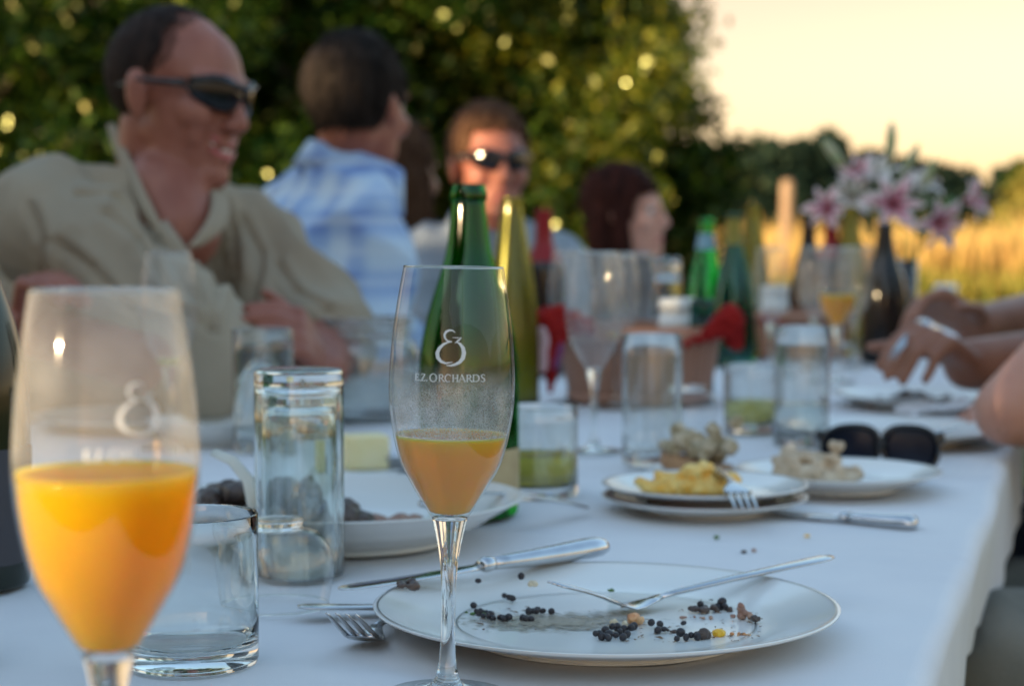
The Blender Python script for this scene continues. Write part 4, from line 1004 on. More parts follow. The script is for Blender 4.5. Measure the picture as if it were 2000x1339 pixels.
def etched(name, strokes, ang0, t, mat, c0=(790, 1480), unit=1 / 27180.0, z0=.1856 - 0, zc=650, off=.00035):
    """flat print wrapped on the outside of the bowl"""
    v, f = [], []
    for pts, ws in strokes:
        m = len(pts)
        # subdivide
        P2, W2 = [], []
        for i in range(m - 1):
            for q in range(3):
                a = q / 3; P2.append(Vector(pts[i]).lerp(Vector(pts[i + 1]), a)); W2.append(ws[i] * (1 - a) + ws[i + 1] * a)
        P2.append(Vector(pts[-1])); W2.append(ws[-1])
        k = len(v)
        for i, p in enumerate(P2):
            d = (P2[min(i + 1, len(P2) - 1)] - P2[max(i - 1, 0)]); d = d.normalized() if d.length else Vector((1, 0)); nrm = Vector((-d.y, d.x))
            for s in (-1, 1):
                q = p + nrm * (s * W2[i] / 2)
                z = z0 - (q.y - zc) * unit; r = bowl_r(z) + off; x = (q.x - 790) * unit
                a = math.asin(max(-.98, min(.98, x / r))) + ang0
                v.append((r * math.sin(a), -r * math.cos(a), z))
            if i: f.append((k + 2 * i - 2, k + 2 * i - 1, k + 2 * i + 1, k + 2 * i))
    return mesh(name, v, f, mat, t)
def condensation_mat():
    m, n, l, out = nt('condensation')
    tr = n.new('ShaderNodeBsdfTransparent'); d = n.new('ShaderNodeBsdfDiffuse'); d.inputs[0].default_value = (.8, .84, .86, 1)
    tl = n.new('ShaderNodeBsdfTranslucent'); tl.inputs[0].default_value = (.8, .84, .86, 1); gg = n.new('ShaderNodeBsdfGlossy'); gg.inputs['Roughness'].default_value = .25
    a = n.new('ShaderNodeMixShader'); l.new(d.outputs[0], a.inputs[1]); l.new(tl.outputs[0], a.inputs[2])
    a2 = n.new('ShaderNodeMixShader'); a2.inputs[0].default_value = .25; l.new(a.outputs[0], a2.inputs[1]); l.new(gg.outputs[0], a2.inputs[2])
    t = n.new('ShaderNodeTexCoord'); s = n.new('ShaderNodeSeparateXYZ'); l.new(t.outputs['Object'], s.inputs[0])
    up = n.new('ShaderNodeMapRange'); up.inputs['From Min'].default_value = .176; up.inputs['From Max'].default_value = .160; l.new(s.outputs['Z'], up.inputs[0])
    v = n.new('ShaderNodeTexVoronoi'); v.inputs['Scale'].default_value = 1500; l.new(t.outputs['Object'], v.inputs['Vector'])
    n1 = n.new('ShaderNodeTexNoise'); n1.inputs['Scale'].default_value = 130; n1.inputs['Detail'].default_value = 5; l.new(t.outputs['Object'], n1.inputs['Vector'])
    vr = n.new('ShaderNodeMapRange'); vr.inputs['From Min'].default_value = .15; vr.inputs['From Max'].default_value = .75; vr.inputs['To Min'].default_value = .95; vr.inputs['To Max'].default_value = .3; l.new(v.outputs['Distance'], vr.inputs[0])
    m1 = n.new('ShaderNodeMath'); m1.operation = 'MULTIPLY'; l.new(up.outputs[0], m1.inputs[0]); l.new(vr.outputs[0], m1.inputs[1])
    m2 = n.new('ShaderNodeMath'); m2.operation = 'MULTIPLY'; l.new(m1.outputs[0], m2.inputs[0])
    nr = n.new('ShaderNodeMapRange'); nr.inputs['From Min'].default_value = .3; nr.inputs['From Max'].default_value = .7; nr.inputs['To Min'].default_value = .35; nr.inputs['To Max'].default_value = .9; l.new(n1.outputs['Fac'], nr.inputs[0]); l.new(nr.outputs[0], m2.inputs[1])
    mx = n.new('ShaderNodeMixShader'); l.new(m2.outputs[0], mx.inputs[0]); l.new(tr.outputs[0], mx.inputs[1]); l.new(a2.outputs[0], mx.inputs[2])
    l.new(mx.outputs[0], out.inputs[0]); return m
M['fog'] = condensation_mat()
M['ring_glare'] = painted_glare(glass('glare_neck_ring', (.97, .99, .985)), .42)  # bright sky bands painted onto the jar's neck rings
def flute(loc, label, level=None, cider='cider', print_ang=None, fog=False, seg=72, film=False, tilt=0.0, group='champagne flutes', k=1.0):
    t = thing('flute_glass', label, 'flute glass', pz(loc), 0, group); t.rotation_euler = (0, tilt, 0); t.scale = (k, k, k)
    MB().lathe(STEM, seg).build('stem', M['glass'], t)
    rimw = .00045 if seg > 80 else .0009
    # bowl: outer wall, rolled rim, inner wall start (thin blown glass)
    v, f = [], []
    pr = BOWL + [(.0263, .2296), (.0259, .2294), (.0258, .2286)]
    for r, z in pr:
        for q in range(seg):
            a = 2 * math.pi * q / seg; v.append((r * math.cos(a), r * math.sin(a), z))
    for i in range(len(pr) - 1):
        for q in range(seg):
            w = (q + 1) % seg; f.append((i * seg + q, i * seg + w, (i + 1) * seg + w, (i + 1) * seg + q))
    b = mesh('bowl', v, f, M['thin_film'] if film else M['thin' if seg > 80 else 'thin_glare'], t)
    MB().lathe([(.0262 + rimw * math.cos(a), .2291 + rimw * math.sin(a)) for a in np.linspace(0, 5.5, 8)], seg, loop=True).build('rim', M['glass'], b)
    if level:
        ins = [(max(r - .0011, .0003), z) for r, z in BOWL if .0985 < z < level]
        rl = bowl_r(level) - .0011
        pr = [(.0003, .0978), (.0045, .0979), (.0085, .0988)] + [p for p in ins if p[0] > .0095] + [(rl, level - .0002), (rl * .985, level - .0008), (rl * .9, level - .0012), (.0004, level - .0012)]
        MB().lathe(pr, seg).build('cider', M[cider], t)
    if fog:
        lo = level or .13
        v, f = [], []; zz = np.linspace(lo - .0002, .178, 16)
        for z in zz:
            r = bowl_r(z) - .0006
            for q in range(seg):
                a = 2 * math.pi * q / seg; v.append((r * math.cos(a), r * math.sin(a), z))
        for i in range(15):
            for q in range(seg):
                w = (q + 1) % seg; f.append((i * seg + q, i * seg + w, (i + 1) * seg + w, (i + 1) * seg + q))
        mesh('condensation', v, f, M['fog'], b)
        # ring of fine bubbles where the cider meets the glass
        mb = MB(); rr = random.Random(4)
        for _ in range(90):
            a = rr.uniform(0, 6.283); z = lo - .001 + rr.uniform(0, .0016); r = bowl_r(z) - .0016 - rr.random() * .001; s = rr.uniform(.0002, .0006)
            mb.ell((r * math.cos(a), r * math.sin(a), z), (s, s, s), seg=7, rings=4)
        tag(mb.build('bubbles', M['glass'], t), kind='stuff')
    if print_ang is not None:
        etched('monogram', LOGO, print_ang, b, M['etch']); etched('lettering', letters(), print_ang, b, M['etch'])
    return t
flute(T(873, 1364), 'sharply focused flute with white lettering, part full of cider, before the used dinner plate', .1412, 'cider', .0, True, 96, tilt=R(1.0))
l = P(213, 1300, .652)
flute(l, 'brightly sunlit flute of glowing orange cider at the left front', .1640, 'cider_sun', .56, False, 96, film=True, k=.985)
flute(T(332, 878), 'nearly empty flute in front of the man in khaki', .1060, 'lemon', seg=48)
flute(T(1160, 884), 'empty flute standing left of the empty tall tumbler, before the basket', seg=48)
flute(T(1203, 800), 'flute with a last sip of orange cider just left of the basket glasses', .1150, 'cider', seg=48, k=.97)
flute(T(1240, 768), 'flute with a little orange cider half hidden behind the empty tall tumbler', .1150, 'cider', seg=48, k=.97)
flute(T(1115, 790), 'empty flute between the red capped bottle and the basket', seg=48)
flute(T(1634, 748), 'sunlit flute a third full of orange cider left of the dark bottle', .150, 'cider_sun', seg=48)
flute(T(1505, 735), 'empty flute beside the pink basket at the back', seg=40)
flute(T(1590, 722), 'empty sparkling flute behind the cider flute at the back', seg=40)
flute(T(1668, 718), 'empty flute catching sun just left of the dark bottle', seg=40)

def tumbler(loc, label, r, h, base=.012, wall=.0016, liq=None, liqmat='water', inverted=False, taper=0.0, group='tumblers', seg=64, mat='glass_glare', square=False):
    t = thing('tumbler', label, 'tumbler', pz(loc), 0, group)
    ro, rb = r, r - taper
    pr = [(.0005, .0004), (rb - .003, .0004), (rb - .0008, .0012), (rb, .004)] + [(rb + (ro - rb) * (i / 6), .004 + (h - .005) * i / 6) for i in range(1, 7)]
    pr += [(ro - wall * .3, h - .0002), (ro - wall * .8, h - .0004), (ro - wall, h - .0016)]
    pr += [(rb + (ro - rb) * (i / 6) - wall, base + .006 + (h - base - .008) * i / 6) for i in range(5, -1, -1)]
    pr += [(rb - wall - .002, base + .0018), (rb - wall - .006, base + .0002), (.0005, base)]
    if inverted: pr = [(a, h - b) for a, b in pr][::-1]
    MB().lathe(pr, seg).build('glass_wall', M[mat], t)
    if liq:
        def ri(z): return rb + (ro - rb) * ((z - .004) / (h - .005)) - wall - .0002
        lp = [(.0005, base + .0004), (rb - wall - .0065, base + .0005), (rb - wall - .0022, base + .0023), (ri(base + .006), base + .0062), (ri(liq), liq), (ri(liq) - .002, liq - .0008), (.0005, liq - .0008)]
        MB().lathe(lp, seg).build('drink', M[liqmat], t)
    return t
tumbler(T(375, 1300), 'wide empty low tumbler with a thick base right beside the sunlit cider flute', .0384, .0875, .011, .0017, mat='glass_green')
tumbler(T(-130, 1300), 'clear tumbler whose curved side just shows at the bottom left corner', .034, .150, .014)
tumbler(T(586, 1122), 'upside-down tall tumbler stacked over another beside the mussels dish', .0325, .150, .0125, .0016, inverted=True, mat='glass_green')
t = tumbler(T(586, 1122), 'inner upside-down tumbler of the stack, its base showing just below the outer one', .0285, .1340, .010, .0022, inverted=True, taper=.0015, mat='glass_green')
tumbler(T(515, 884), 'tall tumbler nearly full of water before the man in khaki', .0345, .142, .012, .0017, liq=.118)
tumbler(T(1273, 908), 'empty tall tumbler standing in front of the basket', .0325, .1415, .012, .0018)
tumbler(T(1565, 872), 'tall tumbler between the bread plate and the second basket', .0325, .1415, .012, .0018, liq=.05)
tumbler(T(1050, 972), 'low tumbler half full of yellow drink right of the focused flute', .0384, .0865, .011, .0017, liq=.041, liqmat='lemon')
tumbler(T(1466, 846), 'low tumbler of pale yellow drink between the two tall tumblers', .0345, .0860, .011, .0017, liq=.040, liqmat='lemon')
tumbler(T(1846, 640), 'empty tumbler sparkling behind the hands at the right', .034, .120, .010, .0017)
# small bowl shaped glasses turned upside down
def bowlglass(loc, label, r, h, rt):
    t = thing('bowl_glass', label, 'glass', pz(loc), 0, 'upside-down bowl glasses')
    s_ = h / .058
    pr = smooth_prof([(r * .90, .0006), (r * .955, .010), (r * .995, .021), (r, .030 * s_), (r * .93, .040 * s_), (r * .74, .0485 * s_), (rt * 1.0, .0515 * s_)], 5)
    n_, seg = len(pr), 72; v, f = [], []
    for rr_, z_ in pr:
        for q in range(seg): a_ = 2 * math.pi * q / seg; v.append((rr_ * math.cos(a_), rr_ * math.sin(a_), z_))
    for i in range(n_ - 1):
        for q in range(seg): w_ = (q + 1) % seg; f.append((i * seg + q, i * seg + w_, (i + 1) * seg + w_, (i + 1) * seg + q))
    mesh('bowl_wall', v, f, M['thin'], t)
    MB().lathe([(r * .90 + .0007 * math.cos(a_), .0009 + .0008 * math.sin(a_)) for a_ in np.linspace(0, 5.5, 8)], seg, loop=True).build('rim', M['glass'], t)
    MB().lathe(smooth_prof([(.0005, .0500 * s_), (rt * .7, .0502 * s_), (rt * 1.0, .0517 * s_), (rt * .96, .0540 * s_), (rt * 1.01, .0568 * s_), (rt * .98, h), (rt * .8, h - .0003), (.0005, h - .0012)], 4), seg).build('base', M['glass'], t)
    return t
bowlglass(T(541, 1186), 'small round bowl glass turned upside down between the tumblers and the two forks', .0378, .058, .0182)
bowlglass(T(1352, 838), 'small upside-down bowl glass in front of the right side of the basket', .034, .055, .017)
# mason jar
t = thing('glass_jar', 'wide glass jar with a ringed neck behind the stacked tumblers', 'jar', pz(T(716, 822)))
jo = [(.0005, .0004), (.062, .0004), (.068, .003), (.071, .012), (.0715, .085), (.068, .100), (.060, .110), (.0565, .112), (.0560, .1150), (.0615, .1175), (.0615, .1205), (.0560, .1230), (.0560, .1260), (.0615, .1280), (.0615, .1315), (.0575, .134), (.0585, .1385), (.0565, .1395)]
ji = [(.0535, .138), (.0530, .113), (.0635, .099), (.067, .084), (.0670, .014), (.060, .006), (.0005, .0055)]
MB().lathe(jo + ji, 64).build('jar_wall', M['jar_glare'], t)
for z_ in (.119, .1298, .1375): MB().lathe([(.0605 + .0028 * math.cos(a_), z_ + .0022 * math.sin(a_)) for a_ in np.linspace(0, 5.6, 9)], 64, loop=True).build('neck_ring', M['ring_glare'], t)
MB().lathe([(.0005, .0062), (.059, .0066), (.0668, .0145), (.0668, .058), (.0005, .0578)], 64).build('water', M['water'], t)
# ================================================================== BOTTLES
def bottle(loc, label, prof, glassm, hollow=True, parts=(), level=None, seg=56, liqm=None, group='bottles', name='bottle'):
    t = thing(name, label, 'bottle', pz(loc), 0, group)
    out = smooth_prof(prof, 4)
    if hollow:
        w = .0028; inn = []
        for r, z in out[::-1]:
            if z < .012: continue
            inn.append((max(r - w, .007), z))
        base = [(.0005, .012)]
        pr = [(.0005, .004)] + [p for p in out if p[0] > .001] + [(inn[0][0], out[-1][1] + .0004)] + inn + base
        MB().lathe(pr, seg).build('bottle_glass', M[glassm], t)
    else:
        MB().lathe([(.0005, 0)] + [p for p in out if p[0] > .001] + [(.009, out[-1][1] + .0003), (.009, out[-1][1] - .012), (.0005, out[-1][1] - .012)], seg).build('bottle_glass', M[glassm], t)
    zs = [p[1] for p in out]; rs = [p[0] for p in out]
    def rr(z): return float(np.interp(z, zs, rs))
    for nm, m, z0, z1, a0, a1 in parts:
        v, f = [], []; nz = 8; na = 40
        for j in range(nz + 1):
            z = z0 + (z1 - z0) * j / nz
            for i in range(na + 1):
                a = R(a0 + (a1 - a0) * i / na); r = rr(z) + .0007; v.append((r * math.cos(a), r * math.sin(a), z))
        for j in range(nz):
            for i in range(na):
                q = j * (na + 1) + i; f.append((q, q + 1, q + na + 2, q + na + 1))
        mesh(nm, v, f, M[m], t)
        if nm == 'capsule' and z1 >= out[-1][1] - .002:
            MB().lathe([(.0005, z1 + .0006), (rr(z1) + .0007, z1 + .0006), (rr(z1) + .0007, z1 - .001)], 40).build('capsule_top', M[m], t)
    if level and liqm:
        lp = [(.0005, .0125)] + [(max(r - .0032, .005), z) for r, z in out if .014 < z < level] + [(.0005, level)]
        MB().lathe(lp, seg).build('drink', M[liqm], t)
    return t
CHAMP = [(.030, .0), (.040, .002), (.0435, .010), (.0438, .05), (.0438, .125), (.0415, .155), (.0350, .185), (.0265, .212), (.0200, .236), (.0165, .262), (.0148, .279), (.0144, .2805), (.0158, .2820), (.0162, .2855), (.0160, .2890), (.0150, .2925), (.0140, .2960)]
HOCK = [(.026, .0), (.035, .002), (.0375, .010), (.0378, .06), (.0372, .11), (.0340, .16), (.0285, .205), (.0225, .245), (.0175, .275), (.0150, .292), (.0142, .302), (.0142, .304), (.0150, .3055), (.0150, .311), (.0140, .3125)]
BORD = [(.026, .0), (.035, .002), (.0372, .010), (.0375, .06), (.0375, .175), (.0345, .200), (.0240, .222), (.0160, .236), (.0145, .25), (.0142, .285), (.0150, .287), (.0150, .296), (.0140, .2975)]
BURG = [(.030, .0), (.039, .002), (.0410, .010), (.0413, .06), (.0413, .115), (.0370, .150), (.0285, .185), (.0210, .215), (.0165, .238), (.0148, .26), (.0145, .284), (.0155, .286), (.0155, .292), (.0142, .294)]
bottle(T(916, 1010), 'open green sparkling wine bottle directly behind the focused flute', [(a, b * .985) for a, b in CHAMP], 'bottle_green', parts=[('label', 'paper', .012, .062, -80, 25)])
bottle(T(1000, 812), 'tall slender yellow-green bottle right of the green one', [(a, b * .965) for a, b in HOCK], 'bottle_yellow')
bottle(T(1062, 735), 'dark wine bottle with a red capsule beside the basket napkin', BORD, 'bottle_dark', False, parts=[('capsule', 'foil_red', .205, .2965, 0, 360)])
bottle(T(-62, 1150), 'large dark bottle cut by the left edge of the photo', [(a * 1.0, b) for a, b in CHAMP], 'bottle_olive', False, parts=[('label', 'paper_dark', .02, .10, -120, 20)])
bottle(T(1726, 712), 'dark champagne bottle with a bright sun streak under the lilies', [(a, b * .93) for a, b in CHAMP], 'bottle_dark', False)
bottle(T(1577, 690), 'dark brown bottle left of the lilies at the back of the table', BURG, 'bottle_dark', False)
bottle(T(1622, 692), 'dark bottle with a red capsule below the pink lily', BORD, 'bottle_dark', False, parts=[('capsule', 'foil_red', .205, .2965, 0, 360)])
bottle(T(1658, 694), 'olive yellow bottle glinting behind the red capped bottle', HOCK, 'bottle_yellow')
bottle(T(1378, 712), 'bright green mineral water bottle with a pale blue neck foil behind the basket', [(.028, 0), (.037, .003), (.040, .015), (.0415, .06), (.040, .10), (.034, .15), (.026, .19), (.0195, .225), (.0150, .252), (.0140, .27), (.0145, .272), (.0150, .276), (.0135, .285)], 'bottle_pale', parts=[('capsule', 'foil_blue', .225, .255, 0, 360)])
bottle(T(1432, 716), 'teal and olive bottle right of the bright green water bottle', BURG, 'bottle_teal', parts=[('capsule', 'foil_yellow', .235, .284, 0, 360)])
bottle(T(1468, 700), 'yellow glass bottle glinting behind the teal bottle', HOCK, 'bottle_yellow')

# ================================================================== PLATES
def plate(loc, label, r, h, foot, mat='porcelain', rings=(), group='white dinner plates', name='plate', cat='plate', z=0.0, flat=.62):
    t = thing(name, label, cat, pz(loc, z), 0, group)
    th = .0035
    o = [(.0005, .0022), (foot - .004, .0022), (foot - .003, .0), (foot, .0), (foot + .0015, .003), (foot + (r - foot) * .45, h * .45 + .0), (r - .004, h - .003), (r, h - .0006)]
    i = [(r - .0006, h), (r - .003, h - .0002), (r - .006, h - .0012), (foot + (r - foot) * .62, h * .52 + .0034), (foot + (r - foot) * .30, h * .20 + .0044), (foot * .9, .0060), (foot * .5, .0056), (.0005, .0056)]
    MB().lathe(smooth_prof(o + i, 3), 128).build('dish', M[mat], t)
    for rr_, w in rings:
        zz = lambda q: float(np.interp(q, [.0] + [p[0] for p in i[::-1]], [.0056] + [p[1] for p in i[::-1]]))
        v, f = [], []
        for q in range(128):
            a = 2 * math.pi * q / 128
            for s in (0, 1):
                r2 = rr_ + s * w; v.append((r2 * math.cos(a), r2 * math.sin(a), zz(r2) + .0006))
        for q in range(128):
            w_ = (q + 1) % 128; f.append((q * 2, q * 2 + 1, w_ * 2 + 1, w_ * 2))
        mesh('silver_band', v, f, M['silverline'], t)
    return t
DP = Vector((.058, 1.125, 0))
plate(DP, 'used dinner plate with two silver lines, strewn with black lentils, right of the focused flute', .1435, .0195, .088, rings=((.092, .0009), (.1405, .0009)))
def lumps(name, label, cat, loc, n, size, spread, mat, group=None, parent=None, seed=1, flat=.6, h=.004, extra=None, vox=.0016, amp=.002, fq=140):
    rd = random.Random(seed); mb = MB()
    for i in range(n):
        p = Vector((rd.gauss(0, spread[0]), rd.gauss(0, spread[1]), h + abs(rd.gauss(0, spread[2]))))
        s = size * rd.uniform(.6, 1.3); mb.ell(p, (s, s * rd.uniform(.7, 1.1), s * flat * rd.uniform(.7, 1.2)), Matrix.Rotation(rd.uniform(0, 3), 3, 'Z'), 10, 7)
    if extra: extra(mb)
    o = mb.build(name, mat); o.location = loc
    bake(o, ('REMESH', dict(mode='VOXEL', voxel_size=vox)), ('SMOOTH', dict(iterations=2, factor=.5)))
    wobble(o, amp, fq)
    return tag(o, label, cat, group)
# plates further away
M['redsauce'] = solid('dark_red_sauce', (.16, .015, .012), (.030, .020, .022), .25, 22)
QA = T(1375, 1003); _lp = plate(QA, 'lower of the two stacked side plates under the yellow frittata, sauce stained', .092, .016, .052, group='side plates')
MB().lathe([(.050, .0078), (.066, .0098), (.080, .0132), (.0885, .0160), (.0885, .0166), (.080, .0142), (.066, .0108), (.050, .0088)], 96, loop=True).build('sauce_stain', M['redsauce'], _lp)
plate(QA, 'upper side plate carrying the yellow frittata and a fork', .092, .0165, .052, z=.0105, rings=((.088, .0012),), group='side plates')
QB = T(1636, 957); plate(QB, 'side plate carrying the topped slice of bread, right of centre', .1, .020, .055, rings=((.096, .0015),), group='side plates')
QC = T(1748, 866); plate(QC, 'empty white dinner plate by the table edge behind the sunglasses', .128, .020, .075)
QD = T(1790, 794); plate(QD, 'dinner plate with dark food under the hands at the right', .125, .020, .075)
QE = T(270, 838); plate(QE, 'white dinner plate in front of the man in khaki, seen through the sunlit flute', .135, .020, .08)
QG = T(420, 868); plate(QG, 'white side plate half hidden left of the water tumbler', .085, .030, .05, group='side plates')
# deep dish with braised morsels
QF = T(676, 1056); plate(QF, 'deep wide white dish of dark braised mushrooms at the left behind the glasses', .145, .036, .085, name='serving_dish', cat='dish')
rd = random.Random(5)
sp = [(-.085, -.01, .016, .024), (-.045, .025, .017, .022), (-.105, .028, .018, .026), (-.06, -.035, .015, .020), (-.03, -.01, .014, .022), (-.075, .04, .022, .026), (-.012, .03, .014, .020), (-.05, .0, .032, .024), (-.09, .02, .036, .022), (-.02, .05, .016, .018), (-.12, .0, .024, .018), (-.035, .028, .034, .020), (.0, .0, .012, .016)]
ML = ['leftmost big mushroom', 'small mushroom behind the pale strip', 'mushroom at the left back', 'mushroom at the left front', 'mushroom seen low through the stacked tumblers', 'largest mushroom at the back of the heap',
      'mushroom at the right back of the heap', 'middle mushroom of the upper layer', 'topmost mushroom left of the pale strip', 'small mushroom at the back right', 'flat mushroom at the far left', 'round mushroom on top, behind the stacked tumblers', 'last small mushroom at the right']
for i, (x, y, z, s) in enumerate(sp):
    o = lumps('braised_mushroom', 'dark braised ' + ML[i] + ' in the deep dish', 'mushroom', QF + Vector((x, y, z + CL)), 6, s * .62, (s * .35, s * .35, s * .2), M['mushroom'], 'braised mushrooms in the deep dish', seed=i + 20, flat=.8, h=0)
for i, (x, y, s, lab) in enumerate([(.012, .035, .012, 'torn brown meat scrap left of centre in the deep dish'), (.03, .028, .014, 'largest torn meat scrap in the deep dish, right of the stacked tumblers'), (.052, .04, .007, 'small dark scrap in the middle of the deep dish'), (.075, .03, .005, 'tiny dark crumb at the right of the deep dish'), (.035, -.01, .009, 'grey meat scrap at the near side of the deep dish')]):
    lumps('meat_scrap', lab, 'food scrap', QF + Vector((x, y, .0085 + CL)), 7, s * .6, (s * .9, s * .5, s * .15), M['meat'] if i % 2 else M['mushroom'], 'meat scraps in the deep dish', seed=40 + i, flat=.5, h=0)
t = thing('plastic_strip', 'curved pale strip leaning out of the deep dish against the stacked tumblers', 'strip')
a_, b_ = P(415, 882, 1.36), P(494, 992, 1.33)
pts = [a_, a_.lerp(b_, .3) + Vector((.006, 0, .006)), a_.lerp(b_, .62) + Vector((.008, 0, .005)), b_]
MB().sweep(pts, [.007, .0085, .009, .008], [.0015] * 4, side=(.8, .3, .5), seg=10).build('blade', M['white_strip'], t)
o = bevel(MB().box((0, 0, .0175), (.046, .040, .035), Matrix.Rotation(.3, 3, 'Z')).build('butter_block', M['butter'], None), .003)
o.location = pz(T(712, 927), .006); tag(o, 'pale yellow block of butter behind the deep dish', 'butter')
t = plate(T(712, 930), 'little flat dish under the butter', .040, .007, .025, group='side plates')
t = thing('sauce_cup', 'small steel sauce cup right of the butter', 'cup', pz(T(768, 926)))
MB().lathe([(.0005, .0005), (.015, .0005), (.019, .018), (.0205, .0185), (.019, .019), (.0175, .0178), (.0142, .002), (.0005, .002)], 40).build('cup_wall', M['steel'], t)

# lentils and scraps on the used plate
def on_plate(px, py):   # point on the plate floor
    h = .0062
    p = T(px, py, h)
    d = math.hypot(p.x - DP.x, p.y - DP.y)
    if d > .085: h = .0062 + (d - .085) * .22; p = T(px, py, h)
    return p, h
lm = None; rd = random.Random(9)
spots = [(934, 1148), (1018, 1134), (985, 1172), (994, 1175), (1000, 1177), (925, 1196), (931, 1203), (938, 1206), (944, 1212), (950, 1206), (953, 1216), (958, 1210), (962, 1216), (978, 1215), (985, 1218), (994, 1219),
         (1021, 1216), (1027, 1218), (1033, 1203), (1041, 1202), (1048, 1208), (1060, 1202), (1077, 1203), (1049, 1198), (1037, 1218),
         (1163, 1252), (1171, 1246), (1176, 1253), (1182, 1240), (1190, 1247), (1196, 1238), (1203, 1250), (1211, 1243), (1219, 1238), (1225, 1248), (1233, 1240), (1238, 1232), (1217, 1254), (1205, 1234), (1187, 1254),
         (1272, 1230), (1289, 1228), (1297, 1238), (1285, 1240), (1335, 1226), (1329, 1250), (1340, 1254), (1350, 1250), (1362, 1253), (1322, 1257), (1410, 1189), (1404, 1195), (1416, 1194), (1396, 1196), (1378, 1197), (1368, 1194)]
for i, (px, py) in enumerate(spots):
    p, h = on_plate(px, py)
    if lm is None:
        o = MB().ell((0, 0, 0), (.0026, .0025, .0022), seg=12, rings=8).build('lentil', M['lentil']); lm = o.data
    else: o = link('lentil', lm)
    s = rd.uniform(.75, 1.2) * (1.0 if py > 1160 else .95)
    o.scale = (s * rd.uniform(.85, 1.1), s, s * rd.uniform(.75, 1.05)); o.location = pz(p, h + .0018 + (.0016 if i % 5 == 0 else 0)); o.rotation_euler = (rd.uniform(0, 3), rd.uniform(0, 3), 0)
    tag(o, 'small round black lentil left on the used dinner plate', 'lentil', 'black lentils on the used plate')
for (px, py, n, s, sp_, m, nm, lab, cat) in [
    (1240, 1222, 5, .0042, (.003, .002, .0012), 'carrot', 'carrot_piece', 'orange and pale carrot morsel on top of the lentil heap', 'carrot'),
    (1215, 1226, 3, .0026, (.003, .002, .001), 'cream', 'onion_scrap', 'pale onion scrap touching the carrot morsel', 'onion'),
    (1404, 1245, 2, .0036, (.0004, .0004, .0004), 'corn', 'corn_kernel', 'single yellow corn kernel near the front rim of the used plate', 'corn'),
    (1384, 1199, 8, .0030, (.006, .0015, .001), 'mushroom', 'charred_scrap', 'long charred scrap under the lentils at the right of the used plate', 'food scrap'),
    (1452, 1213, 9, .0026, (.004, .003, .0035), 'meat', 'meat_shred', 'tufted reddish meat shred at the right of the used plate', 'meat'),
    (1478, 1217, 5, .0024, (.0025, .002, .0022), 'mushroom', 'mushroom_scrap', 'black curled mushroom scrap right of the meat shred', 'food scrap'),
    (1355, 1212, 9, .0013, (.007, .0006, .0003), 'meat', 'meat_string', 'thin flat meat string in the middle right of the used plate', 'meat'),
    (1370, 1250, 6, .0032, (.0035, .002, .001), 'mushroom', 'grey_morsel', 'grey wrinkled morsel beside the front lentils', 'food scrap'),
    (1192, 1158, 5, .0014, (.004, .001, .0003), 'herb', 'herb_sprig', 'bit of green herb near the fork tines', 'herb'),
    (935, 1204, 6, .0018, (.006, .003, .0003), 'herb', 'herb_leaf', 'smear of green herb among the left lentils', 'herb'),
    (1040, 1147, 4, .0020, (.002, .003, .0003), 'cream', 'onion_skin', 'translucent onion skin by the back lentil', 'onion'),
    (1440, 1246, 7, .0014, (.008, .0012, .0003), 'carrot', 'orange_crumb', 'row of pale orange crumbs at the front right of the used plate', 'crumbs'),
    (1310, 1238, 3, .0016, (.002, .001, .0002), 'mushroom', 'brown_fleck', 'brown fleck in the middle of the used plate', 'crumb'),
    (800, 1152, 6, .0035, (.004, .002, .001), 'mushroom', 'stuck_morsel', 'dark morsel caught under the knife blade', 'food scrap')]:
    p, h = on_plate(px, py)
    lumps(nm, lab, cat, pz(p, h + s * .4), n, s, sp_, M[m], 'food scraps on the used plate', seed=int(px), flat=.8, h=0, vox=.0006, amp=.0006, fq=500)
